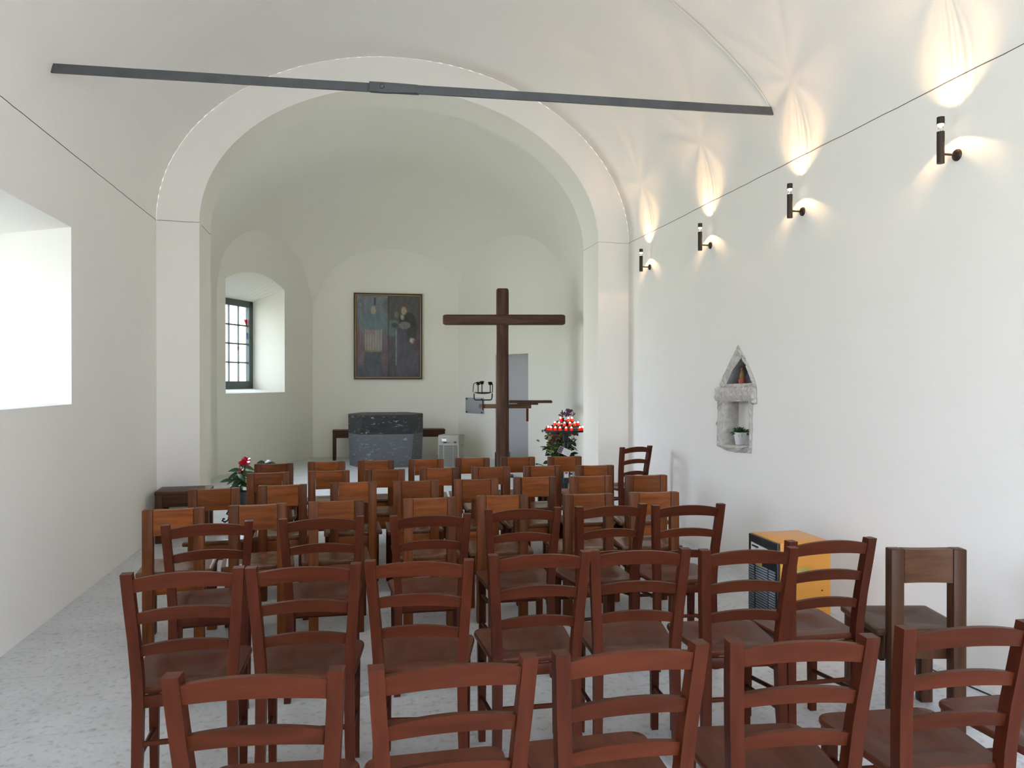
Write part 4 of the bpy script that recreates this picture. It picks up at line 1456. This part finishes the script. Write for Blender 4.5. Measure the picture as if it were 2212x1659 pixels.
for k, (u0, v0, u1, v1) in enumerate(((1215, 895, 1214.5, 885), (1228, 890, 1224, 884), (1229, 888, 1228.5, 882), (1236, 899, 1243, 892), (1232, 955, 1240, 945), (1234, 960, 1246, 948))):
    leaf(bm, (fx(u0), 0, fz_(v0)), (u1 - u0, 0, v0 - v1), math.hypot(u1 - u0, v1 - v0) * KF * 1.1, .018, .05, 5)
obj('stems', bm, LEAF_D, t)
cp = P(1219.5, 975, D=SD - 0.05)
t = thing('memorial_card', 'tilted white printed card fixed to the pole below the candles', 'card', (cp.x, cp.y, cp.z), -YAW)
rc = Matrix.Rotation(0.42, 3, 'Y')
obj('card', boxbm((0, 0, 0), (0.160, 0.003, 0.082), rc, 0), PAPER, t, smooth=False)
obj('printed_picture', boxbm(tuple(rc @ Vector((-0.052, -0.003, 0))), (0.052, 0.002, 0.076), rc, 0), plain('photo_print', lin(96, 66, 88), .5, var=.7, vscale=60), t, smooth=False)
bm = bmesh.new()
for k in range(4): box(bm, tuple(rc @ Vector((0.026, -0.0025, 0.022 - .014 * k))), (0.075, 0.001, 0.002), rc)
obj('printed_text', bm, plain('grey_ink', lin(150, 150, 160), .8), t, smooth=False)

# ------------------------------------------------------------------ red-flowering plant on an iron stand, left
AD = 8.15
ao = P(516, 829.5, D=AD)
KA = AD / F


def ax_(u): return (u - 516) * KA


def az_(v): return CH - (v - 822) * KA


st = thing('plant_stand', 'black wrought iron plant stand with curled feet inside the arch', 'plant stand', (ao.x, ao.y, 0), -YAW)
zs = az_(1098)
obj('ring', lathe(bmesh.new(), [(0.02, zs - .012), (0.12, zs - .012), (0.12, zs), (0.02, zs)], n=24), IRON, st)
for k in range(3):
    a = -2.6 + k * 2 * PI / 3
    ca_, sa_ = math.cos(a), math.sin(a)
    prof_ = [(0.10, zs - .01), (0.125, zs - .05), (0.10, .08), (0.11, .03), (0.145, .012), (0.17, .03), (0.158, .05), (0.145, .042)]
    obj('leg', tube(bmesh.new(), [(r * ca_, r * sa_, z) for r, z in prof_], 0.0095, 8), IRON, st)
t = thing('flowering_plant', 'potted plant with glossy leaves and red flowers left of the front row', 'plant', (ao.x, ao.y, 0), -YAW)
zp1 = az_(1062)
obj('pot', lathe(bmesh.new(), [(0.075, zs + .001), (0.078, zs + .004), (0.100, zp1 - .012), (0.106, zp1), (0.096, zp1), (0.09, zp1 - .02)], n=24), POT_D, t, angle=40)
tips = [(488, 1012.5), (484, 1031), (489, 1033), (497, 1047), (486, 1041), (500, 1028), (506, 1022), (512, 1050), (528, 1040), (536, 1018), (546, 1010), (541, 1030), (530, 1050), (508, 1045),
        (550, 1022), (556, 1040), (524, 1024), (545, 1046), (520, 1012), (560, 1028), (515, 1036), (502, 1058), (534, 1034)]
bm = bmesh.new(); sb = bmesh.new(); random.seed(5)
for u, v in tips:
    tip = Vector((ax_(u), random.uniform(-.14, .14), az_(v)))
    root = Vector((random.uniform(-.03, .03), random.uniform(-.03, .03), zp1 - .01))
    ln = random.uniform(.12, .17)
    dd = Vector((tip.x - root.x, tip.y, random.uniform(-.06, .05)))
    if dd.length < .05: dd = Vector((.1, -.1, 0))
    dd.normalize()
    st_ = tip - dd * ln
    tube(sb, [root, root.lerp(st_, .5) + Vector((0, 0, .03)), st_], .0035, 5)
    leaf(bm, st_, dd, ln, random.uniform(.040, .060), .25, 6, Vector((0, -.9, .6)))
obj('leaves', bm, LEAF, t)
fl = bmesh.new()
for u, v, s_ in ((534, 993, 1.0), (531, 1001, 1.25), (525, 1000, .8), (522, 1016, .6)):
    tip = Vector((ax_(u), -.02, az_(v)))
    tube(sb, [(0, 0, zp1 - .01), Vector((tip.x * .6, 0, (tip.z + zp1) / 2)), tip], .0035, 5)
    for a in (-.5, .5, 2.7, 3.6, 1.6):
        leaf(fl, tip, (math.cos(a), -.45, math.sin(a) * .35), .055 * s_, .045 * s_, -.1, 5, Vector((0, -.6, .8)))
obj('stems', sb, LEAF_D, t)
obj('flowers', fl, PETAL, t)
pk = P(572, 1000, D=9.2)
t2 = thing('potted_plant', 'dark broad leafed plant just showing above the front row left end', 'plant', (pk.x, pk.y, 0), -YAW)
bm = bmesh.new()
for dx_, dz_, ln in ((-1, .16, .10), (1, .10, .16), (.6, .3, .10), (-.5, -.2, .10)):
    leaf(bm, (0, 0, pk.z), (dx_, -.2, dz_), ln, .06, .25, 6)
obj('leaves', bm, LEAF_D, t2)
obj('stem', tube(bmesh.new(), [(0, 0, .28), (0.01, 0, pk.z)], .005, 6), LEAF_D, t2)
obj('pot', lathe(bmesh.new(), [(0.07, 0), (0.10, 0.26), (0.11, 0.28), (0.095, 0.28), (0.09, .26)], n=20), POT_D, t2)

# ------------------------------------------------------------------ cables
pts = [P(1945, 1417, Z=.004), P(1971, 1427, Z=.004), P(2048, 1462, Z=.004), P(2110, 1489, Z=.004), P(2161, 1511, Z=.004), P(2240, 1543, Z=.004)]
tag(obj('cable', tube(bmesh.new(), pts, .004, 6), BLACK), 'thin black cable along the floor beside the right wall', 'cable')
pts = [P(1159, 1002, D=11.5), P(1164, 1001.5, D=11.5), P(1170, 1003, D=11.5), P(1175, 1006, D=11.5), P(1172, 1010, D=11.6)]
off_ = pts[0]
bm = bmesh.new()
base_z = .006
kk = [P(1158, 1003, Z=0.006), P(1164, 1002.5, Z=.006), P(1170, 1004, Z=.006), P(1174, 1007, Z=.006), P(1170, 1010, Z=.006)]
tube(bm, kk, .006, 6)
tube(bm, [kk[0], kk[0].lerp(kk[1], .5)], .016, 8)
tag(obj('cable', bm, BLACK), 'short black cable end on the chancel floor right of the cross', 'cable')
